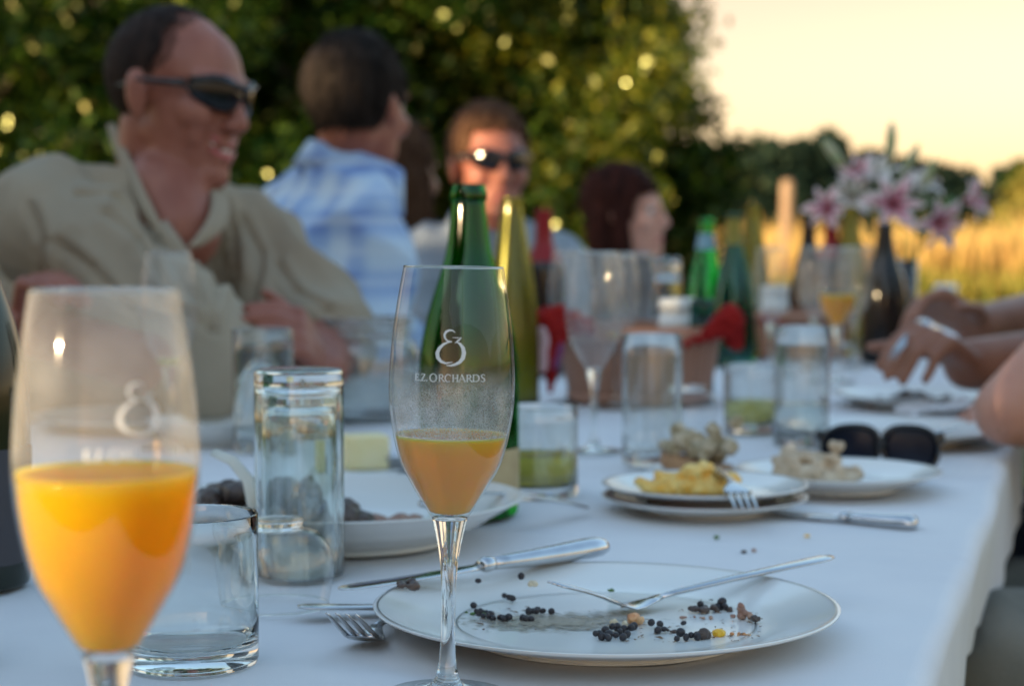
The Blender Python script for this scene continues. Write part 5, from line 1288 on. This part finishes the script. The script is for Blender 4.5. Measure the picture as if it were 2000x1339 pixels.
def smear_mat():
    m, n, l, out = nt('sauce_smear')
    b = n.new('ShaderNodeBsdfPrincipled'); b.inputs['Base Color'].default_value = (.40, .36, .28, 1)
    fl = n.new('ShaderNodeTexNoise'); fl.inputs['Scale'].default_value = 420; fl.inputs['Detail'].default_value = 3; fr_ = ramp(n, [(.38, (.24, .19, .13)), (.52, (.42, .38, .29)), (.62, (.72, .70, .62))]); l.new(fl.outputs['Fac'], fr_.inputs[0]); l.new(fr_.outputs[0], b.inputs['Base Color']); b.inputs['Roughness'].default_value = .12
    tr = n.new('ShaderNodeBsdfTransparent'); t = n.new('ShaderNodeTexCoord')
    gr = n.new('ShaderNodeTexGradient'); gr.gradient_type = 'SPHERICAL'; mp = n.new('ShaderNodeMapping'); mp.inputs['Scale'].default_value = (13, 26, 1); l.new(t.outputs['Object'], mp.inputs[0]); l.new(mp.outputs[0], gr.inputs[0])
    ns = n.new('ShaderNodeTexNoise'); ns.inputs['Scale'].default_value = 120; ns.inputs['Detail'].default_value = 8; l.new(t.outputs['Object'], ns.inputs['Vector'])
    a = n.new('ShaderNodeMath'); a.operation = 'MULTIPLY_ADD'; a.inputs[1].default_value = 1.6; a.inputs[2].default_value = -1.0; l.new(ns.outputs['Fac'], a.inputs[0])
    c = n.new('ShaderNodeMath'); c.operation = 'ADD'; c.use_clamp = True; l.new(gr.outputs[0], c.inputs[0]); l.new(a.outputs[0], c.inputs[1])
    d = n.new('ShaderNodeMath'); d.operation = 'MULTIPLY'; d.inputs[1].default_value = 1.9; d.use_clamp = True; l.new(c.outputs[0], d.inputs[0])
    mx = n.new('ShaderNodeMixShader'); l.new(d.outputs[0], mx.inputs[0]); l.new(tr.outputs[0], mx.inputs[1]); l.new(b.outputs[0], mx.inputs[2])
    bp = n.new('ShaderNodeBump'); bp.inputs['Strength'].default_value = .6; bp.inputs['Distance'].default_value = .001; l.new(ns.outputs['Fac'], bp.inputs['Height']); l.new(bp.outputs[0], b.inputs['Normal'])
    l.new(mx.outputs[0], out.inputs[0]); return m
M['smear'] = smear_mat()
p, h = on_plate(1085, 1216)
v, f = [(0, 0, 0)], []
for q in range(48):
    a = 2 * math.pi * q / 48; v.append((.076 * math.cos(a), .038 * math.sin(a), 0))
for q in range(48): f.append((0, 1 + q, 1 + (q + 1) % 48))
o = mesh('sauce_smear', v, f, M['smear']); o.location = pz(p, .0068); o.rotation_euler = (0, 0, .05)
o.location.y -= .004
tag(o, 'thin dried grey-brown sauce smear across the used plate', 'sauce', kind='stuff')
# irregular flecks and torn bits between the lentils
rd = random.Random(77); mb = MB()
cl_ = [(945, 1208), (1040, 1206), (1205, 1246), (1290, 1236), (1345, 1250), (1395, 1195), (1460, 1215), (1190, 1215), (1440, 1248)]
for i in range(150):
    cx_, cy2 = cl_[i % 9]; q_, h_ = on_plate(cx_ + rd.gauss(0, 34), min(1258, cy2 + rd.gauss(0, 12)))
    if math.hypot(q_.x - DP.x, q_.y - DP.y) > .12: continue
    s_ = rd.uniform(.0003, .0016) * (1 if rd.random() < .8 else 1.8); c_ = pz(q_, h_ + s_ * .35); k_ = len(mb.v)
    pts_ = [c_ + Vector((rd.uniform(-1, 1) * s_ * rd.uniform(1, 2.2), rd.uniform(-1, 1) * s_, rd.uniform(-.35, .5) * s_)) for _ in range(5)]
    mb.add(pts_, [(0, 1, 2), (0, 2, 3), (0, 3, 1), (4, 1, 2), (4, 2, 3), (4, 3, 1)])
tag(mb.build('plate_crumbs', solid('mixed_crumbs', (.05, .03, .02), (.34, .22, .13), .6, 160, spec=.2), smooth=False), 'fine dark and brown flecks scattered over the used plate', kind='stuff')
# crumbs on the cloth
for px, py, m, nm, lab in [(1449, 1083, 'mushroom', 'crumb', 'dark crumb on the cloth behind the used plate'), (1472, 1081, 'meat', 'crumb', 'reddish crumb on the cloth beside the dark one'), (1576, 1051, 'corn', 'crumb', 'yellow crumb on the cloth under the stacked side plates'), (1397, 1055, 'herb', 'crumb', 'green crumb on the cloth before the stacked side plates')]:
    lumps(nm, lab, 'crumb', pz(T(px, py), .0008), 3, .0022, (.0015, .001, .0003), M[m], 'crumbs on the cloth', seed=int(px), vox=.0006, amp=.0004, fq=500, h=0)
# frittata, breads
def frit(mb):
    mb.ell((.0, 0, .004), (.042, .020, .009)); mb.ell((-.018, 0, .003), (.032, .018, .007)); mb.cap((.004, 0, .012), (.006, .0, .020), .006, .002)
lumps('frittata', 'lumpy yellow wedge of frittata on the upper side plate', 'frittata', pz(QA, .019) + Vector((-.010, .004, 0)), 30, .009, (.020, .009, .007), M['egg'], seed=3, extra=frit, vox=.0016, amp=.0022, fq=160)
lumps('carrot_bit', 'orange bit in the yellow frittata', 'carrot', pz(QA, .022) + Vector((.018, -.010, 0)), 4, .005, (.005, .002, .002), M['carrot'], seed=8, h=0)
def crust(mb): mb.ell((0, 0, .004), (.044, .026, .009))
b1 = lumps('topped_bread', 'bread slice heaped with pale topping on the side plate right of centre', 'bread', pz(QB, .008) + Vector((-.020, 0, 0)), 40, .0105, (.021, .013, .011), M['bread'], 'topped bread slices', seed=13, extra=crust, amp=.003, fq=110, vox=.002)
t = thing('topped_bread', 'bread slice heaped with green-flecked topping leaning left of the bread plate', 'bread', pz(T(1362, 936)), 0, 'topped bread slices')
o = MB().box((0, 0, .012), (.076, .05, .014), Matrix.Rotation(R(12), 3, 'Y')).build('slice', M['crust'], t); bake(o, ('REMESH', dict(mode='VOXEL', voxel_size=.002)), ('SMOOTH', dict(iterations=8, factor=.6))); wobble(o, .002, 90)
mb = MB(); rd = random.Random(3)
for i in range(30):
    mb.ell((rd.gauss(.004, .016), rd.gauss(0, .011), .024 + abs(rd.gauss(0, .010)) * (1 - 0 * i)), [rd.uniform(.006, .011)] * 3, seg=10, rings=7)
o = mb.build('topping', M['olive_top'], t); bake(o, ('REMESH', dict(mode='VOXEL', voxel_size=.002)), ('SMOOTH', dict(iterations=1, factor=.5))); wobble(o, .003, 120)
t = plate(T(1352, 930), 'little side plate under the green-topped bread slice', .048, .008, .03, group='side plates'); 
for i, (x, y, z, s, m) in enumerate([(-.05, -.01, .014, .016, 'mushroom'), (-.02, .0, .016, .018, 'mushroom'), (.01, .01, .014, .016, 'mushroom'), (-.075, -.02, .013, .013, 'carrot'), (-.06, -.035, .012, .010, 'carrot'), (.04, -.01, .014, .013, 'mushroom')]):
    lumps('dinner_morsel', ['dark morsel', 'largest dark morsel', 'middle dark morsel', 'orange morsel', 'small orange morsel', 'rightmost dark morsel'][i] + ' on the plate under the hands', 'food', pz(QD, z - .006) + Vector((x, y, 0)), 5, s * .6, (s * .5, s * .4, s * .2), M[m], 'food on the plate under the hands', seed=60 + i, h=0, vox=.002)
for i, (x, y, s, lab) in enumerate([(.04, -.01, .012, 'brown leftover on the far left plate'), (.06, .02, .009, 'smaller brown leftover on the far left plate')]):
    lumps('leftover', lab, 'food', pz(QE, .008) + Vector((x, y, 0)), 5, s * .6, (s * .6, s * .4, s * .1), M['meat'], 'leftovers on the far left plate', seed=80 + i, h=0, vox=.002)
lumps('leftover', 'beige leftover on the side plate left of the water tumbler', 'food', pz(QG, .010) + Vector((.01, -.01, 0)), 5, .010, (.012, .006, .002), M['crust'], 'leftovers on the far left plate', seed=90, h=0, vox=.002)

# ================================================================== CUTLERY
def local_frame(name, label, cat, a, b, group=None):
    """Empty at a, x axis towards b (horizontal part), z up; returns (thing, function px->local along)"""
    t = thing(name, label, cat, a, math.atan2(b.y - a.y, b.x - a.x), group); return t
def fork(label, a, b, zs, group='forks', k=1.0, flip=1):
    """a: tine tips, b: handle end, zs: heights (tips, mid tines, heel, neck, mid handle, end) above the cloth"""
    L = math.hypot(b.x - a.x, b.y - a.y); t = local_frame('fork', label, 'fork', pz(a), b, group)
    xs = [0, .12, .25, .31, .36, .42, .62, .82, .93, .975, 1.0]
    zz = np.interp(xs, [0, .13, .27, .37, .60, 1.0], zs)
    hd = MB(); i0 = 2
    wd = [.024, .0255, .020, .012, .0072, .0058, .0085, .0135, .0165, .0145, .008]
    pts = [(x * L, 0, z) for x, z in zip(xs, zz)]
    hd.sweep(pts[i0 + 2:], wd[i0 + 2:], [.0032, .0036, .0040, .0034, .0030, .0028, .0018], side=(0, 1, 0), seg=14).build('handle', M['steel'], t)
    MB().sweep([(L * x, 0, float(np.interp(x, xs, zz))) for x in (.195, .215, .25, .29, .33, .362)], [.0225, .0240, .0235, .0190, .0120, .0078], [.0020, .0022, .0024, .0026, .003, .0034], side=(0, 1, 0), seg=14, power=.8).build('neck', M['steel'], t)
    for s in (-1.5, -.5, .5, 1.5):
        xx = [0, .03, .08, .14, .215]
        MB().sweep([(L * x, s * .0062 * (1 - .04 * (1 - x / .2)), float(np.interp(x, xs, zz)) + flip * .0016 * math.sin(math.pi * x / .215)) for x in xx], [.0012, .0024, .0032, .0036, .0044], [.0012, .0018, .0020, .0022, .0022], side=(0, 1, 0), seg=8).build('tine', M['steel'], t)
    return t
def V3(x, y): return Vector((x, y, 0))
fork('fork resting across the used dinner plate, handle over its right rim', V3(.0265, 1.1345), V3(.2170, 1.2345), [.0290, .0190, .0085, .0145, .0205, .0290])
fork('fork on the cloth with tines curving toward us left of the used plate', V3(-.0985, 1.044), V3(-.056, 1.235), [.0290, .0130, .0022, .0075, .006, .0050])
fork('fork pushed under the used plate, only its handle end showing at the left', V3(.050, 1.228), V3(-.138, 1.171), [.0022, .0022, .0020, .0022, .0022, .0075])
_a = T(1458, 996, .022)
fork('fork with its tines in the yellow frittata, handle pointing away over the plate', V3(_a.x, _a.y), V3(_a.x - .012, _a.y + .17), [.0215, .027, .033, .036, .037, .036], k=.9)
a = P(1742, 705, 2.36); b = P(1812, 625, 2.46)
t = fork('fork held upright in the brown hands at the right', V3(a.x, a.y), V3(b.x, b.y), [a.z - TZ, a.z - TZ + .01, a.z - TZ + .02, a.z - TZ + .03, (a.z + b.z) / 2 - TZ, b.z - TZ], k=1)
t.scale = (1, .55, 1)
fork('fork lying on the empty plate behind the sunglasses', T(1722, 850, .03), T(1870, 838, .03), [.034, .026, .020, .022, .026, .032])
def knife(label, tip, end, zt, ze, group='knives', hollow=True):
    L = math.hypot(end.x - tip.x, end.y - tip.y); t = local_frame('knife', label, 'knife', pz(tip), end, group)
    Z = lambda x: zt + (ze - zt) * x
    xs = [0, .008, .03, .08, .18, .32, .44, .50]
    ws = [.004, .0105, .0165, .0190, .0185, .0175, .0150, .0105]
    MB().sweep([(x * L, .003 * (1 - x * 2) * (x < .1), Z(x) - .001) for x in xs], ws, [.0008, .001, .0012, .0014, .0018, .0022, .003, .0045], side=(0, 1, 0), seg=12, power=.9).build('blade', M['steel'], t)
    MB().sweep([(x * L, 0, Z(x)) for x in (.495, .51, .53, .545)], [.0115, .0135, .0125, .0105], [.006, .0105, .0100, .0085], side=(0, 1, 0), seg=16).build('bolster', M['steel'], t)
    MB().sweep([(x * L, 0, Z(x) + .001 * math.sin(x * 6)) for x in (.54, .60, .70, .80, .88, .93, .965, .985, .995, 1.0)], [.0110, .0125, .0150, .0178, .0200, .0210, .0200, .0165, .0100, .003], [.0085, .0098, .0115, .0130, .0142, .0145, .0135, .0110, .0070, .002], side=(0, 1, 0), seg=20).build('handle', M['steel'], t)
    return t
knife('greasy dinner knife with a thick hollow handle across the far rim of the used plate', V3(-.1075, 1.150), V3(.0665, 1.292), .0235, .0275)
b = T(1792, 1026, .004); a = T(1500, 1003, .004)
knife('knife whose handle sticks out right of the stacked side plates', V3(a.x, a.y), V3(b.x, b.y), .005, .005)
b = T(1146, 998, .006); a = T(930, 1003, .03)
t = local_frame('spoon', 'long spoon handle reaching from the deep dish to the stacked side plates', 'spoon', pz(T(905, 1006, .02), .020), b)
L = (V3(b.x, b.y) - V3(*T(905, 1006, .02)[:2])).length
MB().sweep([(0, 0, .016), (L * .4, 0, .010), (L * .8, 0, -.004), (L, 0, -.012)], [.006, .0075, .0100, .0060], [.0028] * 4, side=(0, 1, 0), seg=12).build('handle', M['steel'], t)
MB().ell((-.022, 0, .012), (.026, .017, .005)).build('spoon_bowl', M['steel'], t)
bowlglass(T(1700, 700), 'small upside-down bowl glass sparkling in front of the dark bottle', .034, .055, .017)
bowlglass(T(1645, 728), 'small upside-down bowl glass left of the sparkling one', .034, .055, .017)
flute(T(1705, 690), 'empty flute half behind the dark bottle, catching the sun', seg=40)
tumbler(T(1500, 690), 'low tumbler behind the second tall tumbler at the back', .034, .086, .010, .0017)
# paper napkin on the far plate
v, f = [], []
for j in range(9):
    for i in range(9):
        x, y = (i - 4) * .012, (j - 4) * .009; v.append((x, y, .012 + .010 * noise.noise(Vector((x * 30, y * 40, 2))) + .06 * max(0, x) * .3))
for j in range(8):
    for i in range(8): q = j * 9 + i; f.append((q, q + 1, q + 10, q + 9))
o = mesh('napkin', v, f, M['cloth']); o.location = pz(T(1835, 835), .014); o.rotation_euler = (0, R(-8), .3)
tag(o, 'crumpled white paper napkin on the plate behind the sunglasses', 'napkin')

# sunglasses on the cloth
t = thing('sunglasses', 'big black sunglasses lying open on the cloth behind the bread plate', 'sunglasses', pz(T(1720, 922)), R(-8), 'sunglasses')
for s, lx in ((-1, -.031), (1, .031)):
    v, f = [], []; n = 30
    for ring_ in range(5):
        q = ring_ / 4
        for i in range(n):
            a = 2 * math.pi * i / n; ca, sa = math.cos(a), math.sin(a)
            x = .0285 * math.copysign(abs(ca) ** .75, ca); z = .0225 * math.copysign(abs(sa) ** .8, sa) - (.003 * ca * s)
            v.append((lx + x * q, -.010 * (x * q / .0285 * s * .5 + .5) * 0 + .012 * ((lx + x * q) / .06) ** 2 + .0025 * q * q, .024 + z * q))
    for r_ in range(4):
        for i in range(n): w = (i + 1) % n; f.append((r_ * n + i, r_ * n + w, (r_ + 1) * n + w, (r_ + 1) * n + i))
    o = mesh('lens', v, f, M['lens_navy'], t); bake(o, ('SOLIDIFY', dict(thickness=.0022, offset=0)))
    mb = MB(); pts, n2 = [], 28
    for i in range(n2 + 1):
        a = 2 * math.pi * i / n2; ca, sa = math.cos(a), math.sin(a)
        x = lx + .0295 * math.copysign(abs(ca) ** .75, ca); z = .024 + .0235 * math.copysign(abs(sa) ** .8, sa) - .003 * ca * s
        pts.append((x, .012 * (x / .06) ** 2, z))
    mb.sweep(pts, [.006] * (n2 + 1), [.005] * (n2 + 1), side=(0, 1, 0), seg=8).build('lens_rim', M['black'], t)
    MB().sweep([(s * .058, .012, .034), (s * .066, .022, .034), (s * .067, .07, .028), (s * .062, .125, .006)], [.012, .013, .010, .006], [.004] * 4, side=(0, 0, 1), seg=8).build('temple', M['black'], t)
MB().sweep([(-.006, 0, .028), (0, -.002, .031), (.006, 0, .028)], [.007] * 3, [.005] * 3, side=(0, 1, 0), seg=8).build('bridge', M['black'], t)

# ================================================================== BASKETS WITH NAPKINS
def basket(loc, label, r0, r1, h, n=26, group='splint baskets'):
    t = thing('splint_basket', label, 'basket', pz(loc), 0, group)
    v, f = [], []; w = 2 * math.pi / n * .46
    sec = [(r0, .002), (r0 + (r1 - r0) * .55, h * .5), (r1, h)]
    for ri, z in sec:
        for a in (-w, 0, w):
            for th in (0, .0022): v.append(((ri - th) * math.cos(a), (ri - th) * math.sin(a), z))
    for j in range(2):
        for i in range(2):
            for th in (0, 1):
                q = j * 6 + i * 2 + th; f.append((q, q + 2, q + 8, q + 6) if th == 0 else (q, q + 6, q + 8, q + 2))
        for e in (0, 4): q = j * 6 + e; f.append((q, q + 6, q + 7, q + 1))
    st = mesh('stave', v, f, M['wood'], t, False); me = st.data
    for i in range(1, n): link('stave', me, t, rot=(0, 0, 2 * math.pi * i / n))
    for nm, z, rr, hh in (('rim_hoop', h - .012, r1 + .0035, .022), ('base_hoop', .012, r0 + .0035, .012)):
        MB().lathe([(rr - .002, z - hh / 2), (rr + .001, z - hh / 2), (rr + .0015, z + hh / 2), (rr - .001, z + hh / 2)], 64, loop=True).build(nm, M['wood'], t)
    MB().lathe([(.0005, .003), (r0 - .004, .003), (r0 - .004, .006), (.0005, .006)], 48).build('bottom', M['wood'], t)
    return t
BK = T(1248, 787)
basket(BK, 'round wooden splint basket lined with a red napkin in the middle of the table', .104, .124, .118)
BK2 = T(1545, 705) + Vector((.03, .06, 0))
basket(BK2, 'second splint basket at the back, in warm sunlight', .085, .105, .10)
def drape(label, c, path, w, mat, seed=0, name='napkin', group='basket napkins'):
    """cloth strip following path (points), w wide, with folds"""
    n = len(path); v, f = [], []; m = 12
    for i, p in enumerate(path):
        p = Vector(p); d = (Vector(path[min(i + 1, n - 1)]) - Vector(path[max(i - 1, 0)])).normalized()
        sd = d.cross(Vector((0, -1, .2))).normalized(); nn = sd.cross(d)
        for k in range(m + 1):
            a = k / m * 2 - 1; wi = w[i] if isinstance(w, (list, tuple)) else w
            v.append(p + sd * a * wi / 2 + nn * (.009 * math.sin(a * 7 + i * .5 + seed) + .006 * noise.noise(Vector((a * 3, i * .7, seed)))))
    for i in range(n - 1):
        for k in range(m): q = i * (m + 1) + k; f.append((q, q + 1, q + m + 2, q + m + 1))
    o = mesh(name, v, f, mat); o.location = c
    bake(o, ('SOLIDIFY', dict(thickness=.002, offset=0)), ('SUBSURF', dict(levels=1, render_levels=1)))
    return tag(o, label, 'napkin', group)
def crumple(label, caps, mat, name='napkin', group='basket napkins', amp=.004):
    c0 = caps[0][0]; mb = MB()
    for a, b, ra, rb in caps: mb.cap(a - c0, b - c0, ra, rb, 12)
    o = mb.build(name, mat); o.location = c0
    bake(o, ('REMESH', dict(mode='VOXEL', voxel_size=.0025)), ('SMOOTH', dict(iterations=6, factor=.6)))
    wobble(o, amp, 1, lambda p: 1.0 - 3.5 * abs(noise.noise(Vector((p.x * 55 + p.z * 25, p.y * 55, p.z * 38 - p.x * 20)))))
    return tag(o, label, 'napkin', group)
Yb = BK.y - .13
crumple('red napkin spilling over the left side of the middle basket', [(P(1150, 640, Yb + .03), P(1095, 622, Yb + .01), .012, .018), (P(1095, 622, Yb + .01), P(1062, 622, Yb), .018, .016), (P(1085, 640, Yb), P(1078, 690, Yb - .005), .020, .014), (P(1078, 690, Yb - .005), P(1074, 758, Yb - .01), .013, .005)], M['napkin_red'])
crumple('red napkin bunched over the right rim of the middle basket', [(P(1340, 672, Yb), P(1385, 652, Yb), .004, .010), (P(1385, 652, Yb), P(1428, 622, Yb + .01), .011, .019), (P(1428, 622, Yb + .01), P(1434, 668, Yb + .01), .018, .012)], M['napkin_red'])
M['stripe'] = solid('pink_white_stripe', (.50, .27, .29), (.62, .48, .50), .8, 60, stretch=(8, 1, .2))
M['purple'] = solid('purple_napkin', (.15, .04, .12), (.20, .05, .15), .8, 20)
crumple('pale striped cloth end hanging at the left of the middle basket', [(P(1060, 650, Yb - .02), P(1058, 718, Yb - .02), .009, .007)], M['stripe'], amp=.002)
crumple('purple napkin corner hanging beside the pale striped one', [(P(1092, 672, Yb - .012), P(1084, 720, Yb - .015), .008, .004)], M['purple'], amp=.002)
Y2 = BK2.y - .07
crumple('dull red napkin edging the second basket', [(P(1490, 625, Y2), P(1530, 632, Y2 - .02), .007, .010), (P(1530, 632, Y2 - .02), P(1590, 622, Y2), .010, .006)], M['napkin_red'])
# things in and behind the basket
def pot(loc, z, label, r, h, mat, cat='jar', name='jar'):
    t = thing(name, label, cat, pz(loc, z)); 
    MB().lathe(smooth_prof([(.0005, .0), (r * .9, .0), (r, .004), (r, h * .8), (r * .94, h * .86), (r * .94, h * .93), (r, h * .94), (r, h)] + [(r - .003, h), (r - .003, h * .2), (.0005, h * .1)], 3), 40).build('jar_wall', M[mat], t)
    return t
pot(BK + Vector((.062, .05, 0)), .006, 'white lidded jar inside the middle basket', .030, .140, 'porcelain')
pot(BK + Vector((.093, -.005, 0)), .006, 'teal glass jar inside the middle basket, right of the white one', .018, .140, 'bottle_teal')
pot(T(1300, 700), 0, 'frosted tall glass carafe behind the middle basket', .030, .195, 'glass', 'carafe', 'carafe')
pot(BK2 + Vector((-.058, .0, 0)), .006, 'white jar standing in the second basket', .032, .135, 'porcelain')

# ================================================================== LILIES
def petal_mat():
    m, n, l, out = nt('lily_petal')
    b = n.new('ShaderNodeBsdfPrincipled'); b.inputs['Roughness'].default_value = .55
    g = n.new('ShaderNodeTexCoord'); s = n.new('ShaderNodeSeparateXYZ'); l.new(g.outputs['UV'], s.inputs[0])
    r = ramp(n, [(0, (.50, .03, .12)), (.34, (.60, .12, .24)), (.62, (.76, .50, .56)), (1, (.80, .76, .74))])
    ab = n.new('ShaderNodeMath'); ab.operation = 'ABSOLUTE'; sb = n.new('ShaderNodeMath'); sb.operation = 'SUBTRACT'; sb.inputs[1].default_value = .5
    l.new(s.outputs['X'], sb.inputs[0]); l.new(sb.outputs[0], ab.inputs[0])
    md = n.new('ShaderNodeMath'); md.operation = 'MULTIPLY_ADD'; md.inputs[1].default_value = 1.3; l.new(ab.outputs[0], md.inputs[0])
    q = n.new('ShaderNodeMath'); q.operation = 'MULTIPLY'; q.inputs[1].default_value = .62; l.new(s.outputs['Y'], q.inputs[0]); l.new(q.outputs[0], md.inputs[2])
    l.new(md.outputs[0], r.inputs[0]); l.new(r.outputs[0], b.inputs['Base Color'])
    tl = n.new('ShaderNodeBsdfTranslucent'); l.new(r.outputs[0], tl.inputs[0]); mx = n.new('ShaderNodeMixShader'); mx.inputs[0].default_value = .3
    l.new(b.outputs[0], mx.inputs[1]); l.new(tl.outputs[0], mx.inputs[2]); l.new(mx.outputs[0], out.inputs[0]); return m
M['petal'] = petal_mat()
M['petal_white'] = solid('white_petal', (.80, .74, .74), (.82, .80, .76), .55, 30, trans=.3)
M['stemgreen'] = solid('flower_stem', (.06, .15, .03), (.10, .20, .05), .6, 40)
M['bud'] = solid('green_pink_bud', (.30, .40, .18), (.50, .50, .34), .5, 30, trans=.2)
M['anther'] = solid('brown_anther', (.22, .06, .015), rough=.8)
def make_petal(w, L, mat):
    v, f, uv = [], [], []; n, m = 8, 6
    for j in range(n + 1):
        t = j / n; wd = w * math.sin(math.pi * min(1, t * .92 + .06)) ** .8 * (1 - .15 * t)
        ang = .25 + t * 1.75; r = 0; z = 0
        for q in range(j): a = .35 + (q / n) * 1.9; r += L / n * math.sin(a * .8); z += L / n * math.cos(a * .95)
        for i in range(m + 1):
            a = i / m * 2 - 1
            v.append((r + .003, a * wd / 2, z - .006 * a * a * (1 - t) + .003 * math.sin(t * 14 + a * 2) * abs(a))); uv.append((i / m, t))
    for j in range(n):
        for i in range(m): q = j * (m + 1) + i; f.append((q, q + 1, q + m + 2, q + m + 1))
    me = bpy.data.meshes.new('petal'); me.from_pydata(v, [], f); u = me.uv_layers.new(name='UVMap')
    for lp in me.loops: u.data[lp.index].uv = uv[lp.vertex_index]
    me.polygons.foreach_set('use_smooth', [True] * len(f)); me.materials.append(mat); me.update(); return me
PW, PN = make_petal(.036, .088, M['petal']), make_petal(.024, .082, M['petal'])
PWw, PNw = make_petal(.036, .088, M['petal_white']), make_petal(.024, .082, M['petal_white'])
VASE = T(1752, 690)
VB = pz(VASE)
t = thing('vase', 'clear cylindrical glass vase holding the lilies', 'vase', VB)
MB().lathe([(.0005, .0005), (.038, .0005), (.040, .004), (.042, .20), (.0395, .2005), (.0375, .012), (.0005, .011)], 56).build('vase_wall', M['glass'], t)
MB().lathe([(.0005, .0115), (.0372, .0122), (.0385, .12), (.0005, .12)], 48).build('water', M['water'], t)
def lily(label, px, py, Y, face, s=1.0, white=False, open_=True, seed=0):
    rd = random.Random(seed); c = P(px, py, Y); t = thing('lily', label, 'lily', c, 0, 'lilies in the vase')
    d = Vector(face).normalized(); q = d.to_track_quat('Z', 'Y'); e = q.to_euler()
    if open_:
        for i in range(6):
            o = link('petal', (PWw if white else PW) if i % 2 else (PNw if white else PN), t)
            o.rotation_mode = 'QUATERNION'; o.rotation_quaternion = q @ Quaternion((0, 0, 1), i * math.pi / 3 + rd.uniform(-.1, .1)) @ Quaternion((0, 1, 0), rd.uniform(-.15, .1)); o.scale = (s, s, s)
        for i in range(6):
            a = i * math.pi / 3 + .5; mb = MB(); p0 = q @ Vector((.002, 0, .01)); p1 = q @ Vector((.022 * math.cos(a), .022 * math.sin(a), .062 * s))
            mb.sweep([p0, (p0 + p1) / 2 + q @ Vector((0, 0, .004)), p1], [.0015] * 3, [.0015] * 3, seg=5); o = mb.build('stamen', M['stemgreen'], t)
            MB().ell(p1, (.0065, .002, .002), seg=8, rings=5).build('anther', M['anther'], o)
    else:
        MB().ell(q @ Vector((0, 0, .03 * s)), (.010 * s, .010 * s, .038 * s), q.to_matrix(), 12, 10).build('bud', M['bud'], t)
    foot = VB + Vector((rd.uniform(-.02, .02), rd.uniform(-.02, .02), .03)) - c
    rim = VB + Vector((max(-.03, min(.03, c.x - VB.x)), max(-.03, min(.03, (c.y - VB.y))), .20)) - c
    MB().sweep([Vector((0, 0, 0)) - d * .002, -d * .03 * s + Vector((0, 0, -.02)), (rim - d * .01) * .55 + Vector((0, 0, -.01)), rim, foot], [.004] * 5, [.004] * 5, seg=6).build('stem', M['stemgreen'], t)
    for i in range(3 if open_ else 2):
        a = rd.uniform(0, 6.28); p = rim * rd.uniform(.2, .6); u = Vector((math.cos(a), math.sin(a) * .6, rd.uniform(-.1, .5))).normalized()
        MB().sweep([p, p + u * .03, p + u * .06 + Vector((0, 0, .006)), p + u * .085], [.004, .018, .016, .001], [.0012] * 4, side=u.cross(Vector((0, 0, 1))), seg=6).build('leaf', M['stemgreen'], t)
    return t
Y0 = VB.y
lily('small pink lily at the left edge of the bouquet', 1622, 412, Y0 - .02, (-.5, -.8, .2), .85, seed=1)
lily('white lily between the two left pink ones', 1668, 395, Y0 + .03, (-.2, -.9, .5), .95, True, seed=2)
lily('largest deep pink lily in the middle of the bouquet facing us', 1738, 402, Y0 - .05, (.05, -1, .15), 1.1, seed=3)
lily('drooping deep pink lily low at the right of the bouquet', 1822, 428, Y0 - .03, (.35, -.9, -.25), 1.0, seed=4)
lily('pink lily at the far right edge of the bouquet', 1886, 392, Y0 + .02, (.8, -.6, .2), .85, seed=5)
lily('pale lily high in the middle of the bouquet', 1712, 352, Y0 + .02, (-.1, -.6, .9), .9, True, seed=6)
lily('blush lily top right of the largest pink lily', 1792, 372, Y0 + .04, (.4, -.6, .7), .8, True, seed=7)
lily('pink-white lily upper left in the bouquet', 1680, 345, Y0 - .01, (-.5, -.5, .7), .75, seed=8)
lily('upright green bud at the top of the bouquet', 1738, 312, Y0, (.05, 0, 1), 1.2, open_=False, seed=9)
lily('green bud leaning left above the small pink lily', 1650, 330, Y0, (-.6, 0, .8), 1.2, open_=False, seed=10)
lily('green bud at the right above the drooping lily', 1808, 362, Y0 - .03, (.3, -.2, 1), .9, open_=False, seed=11)
lily('green bud right of the top bud', 1765, 335, Y0 + .03, (.5, 0, .9), 1.0, open_=False, seed=12)
# ================================================================== last touches
bpy.context.view_layer.update()
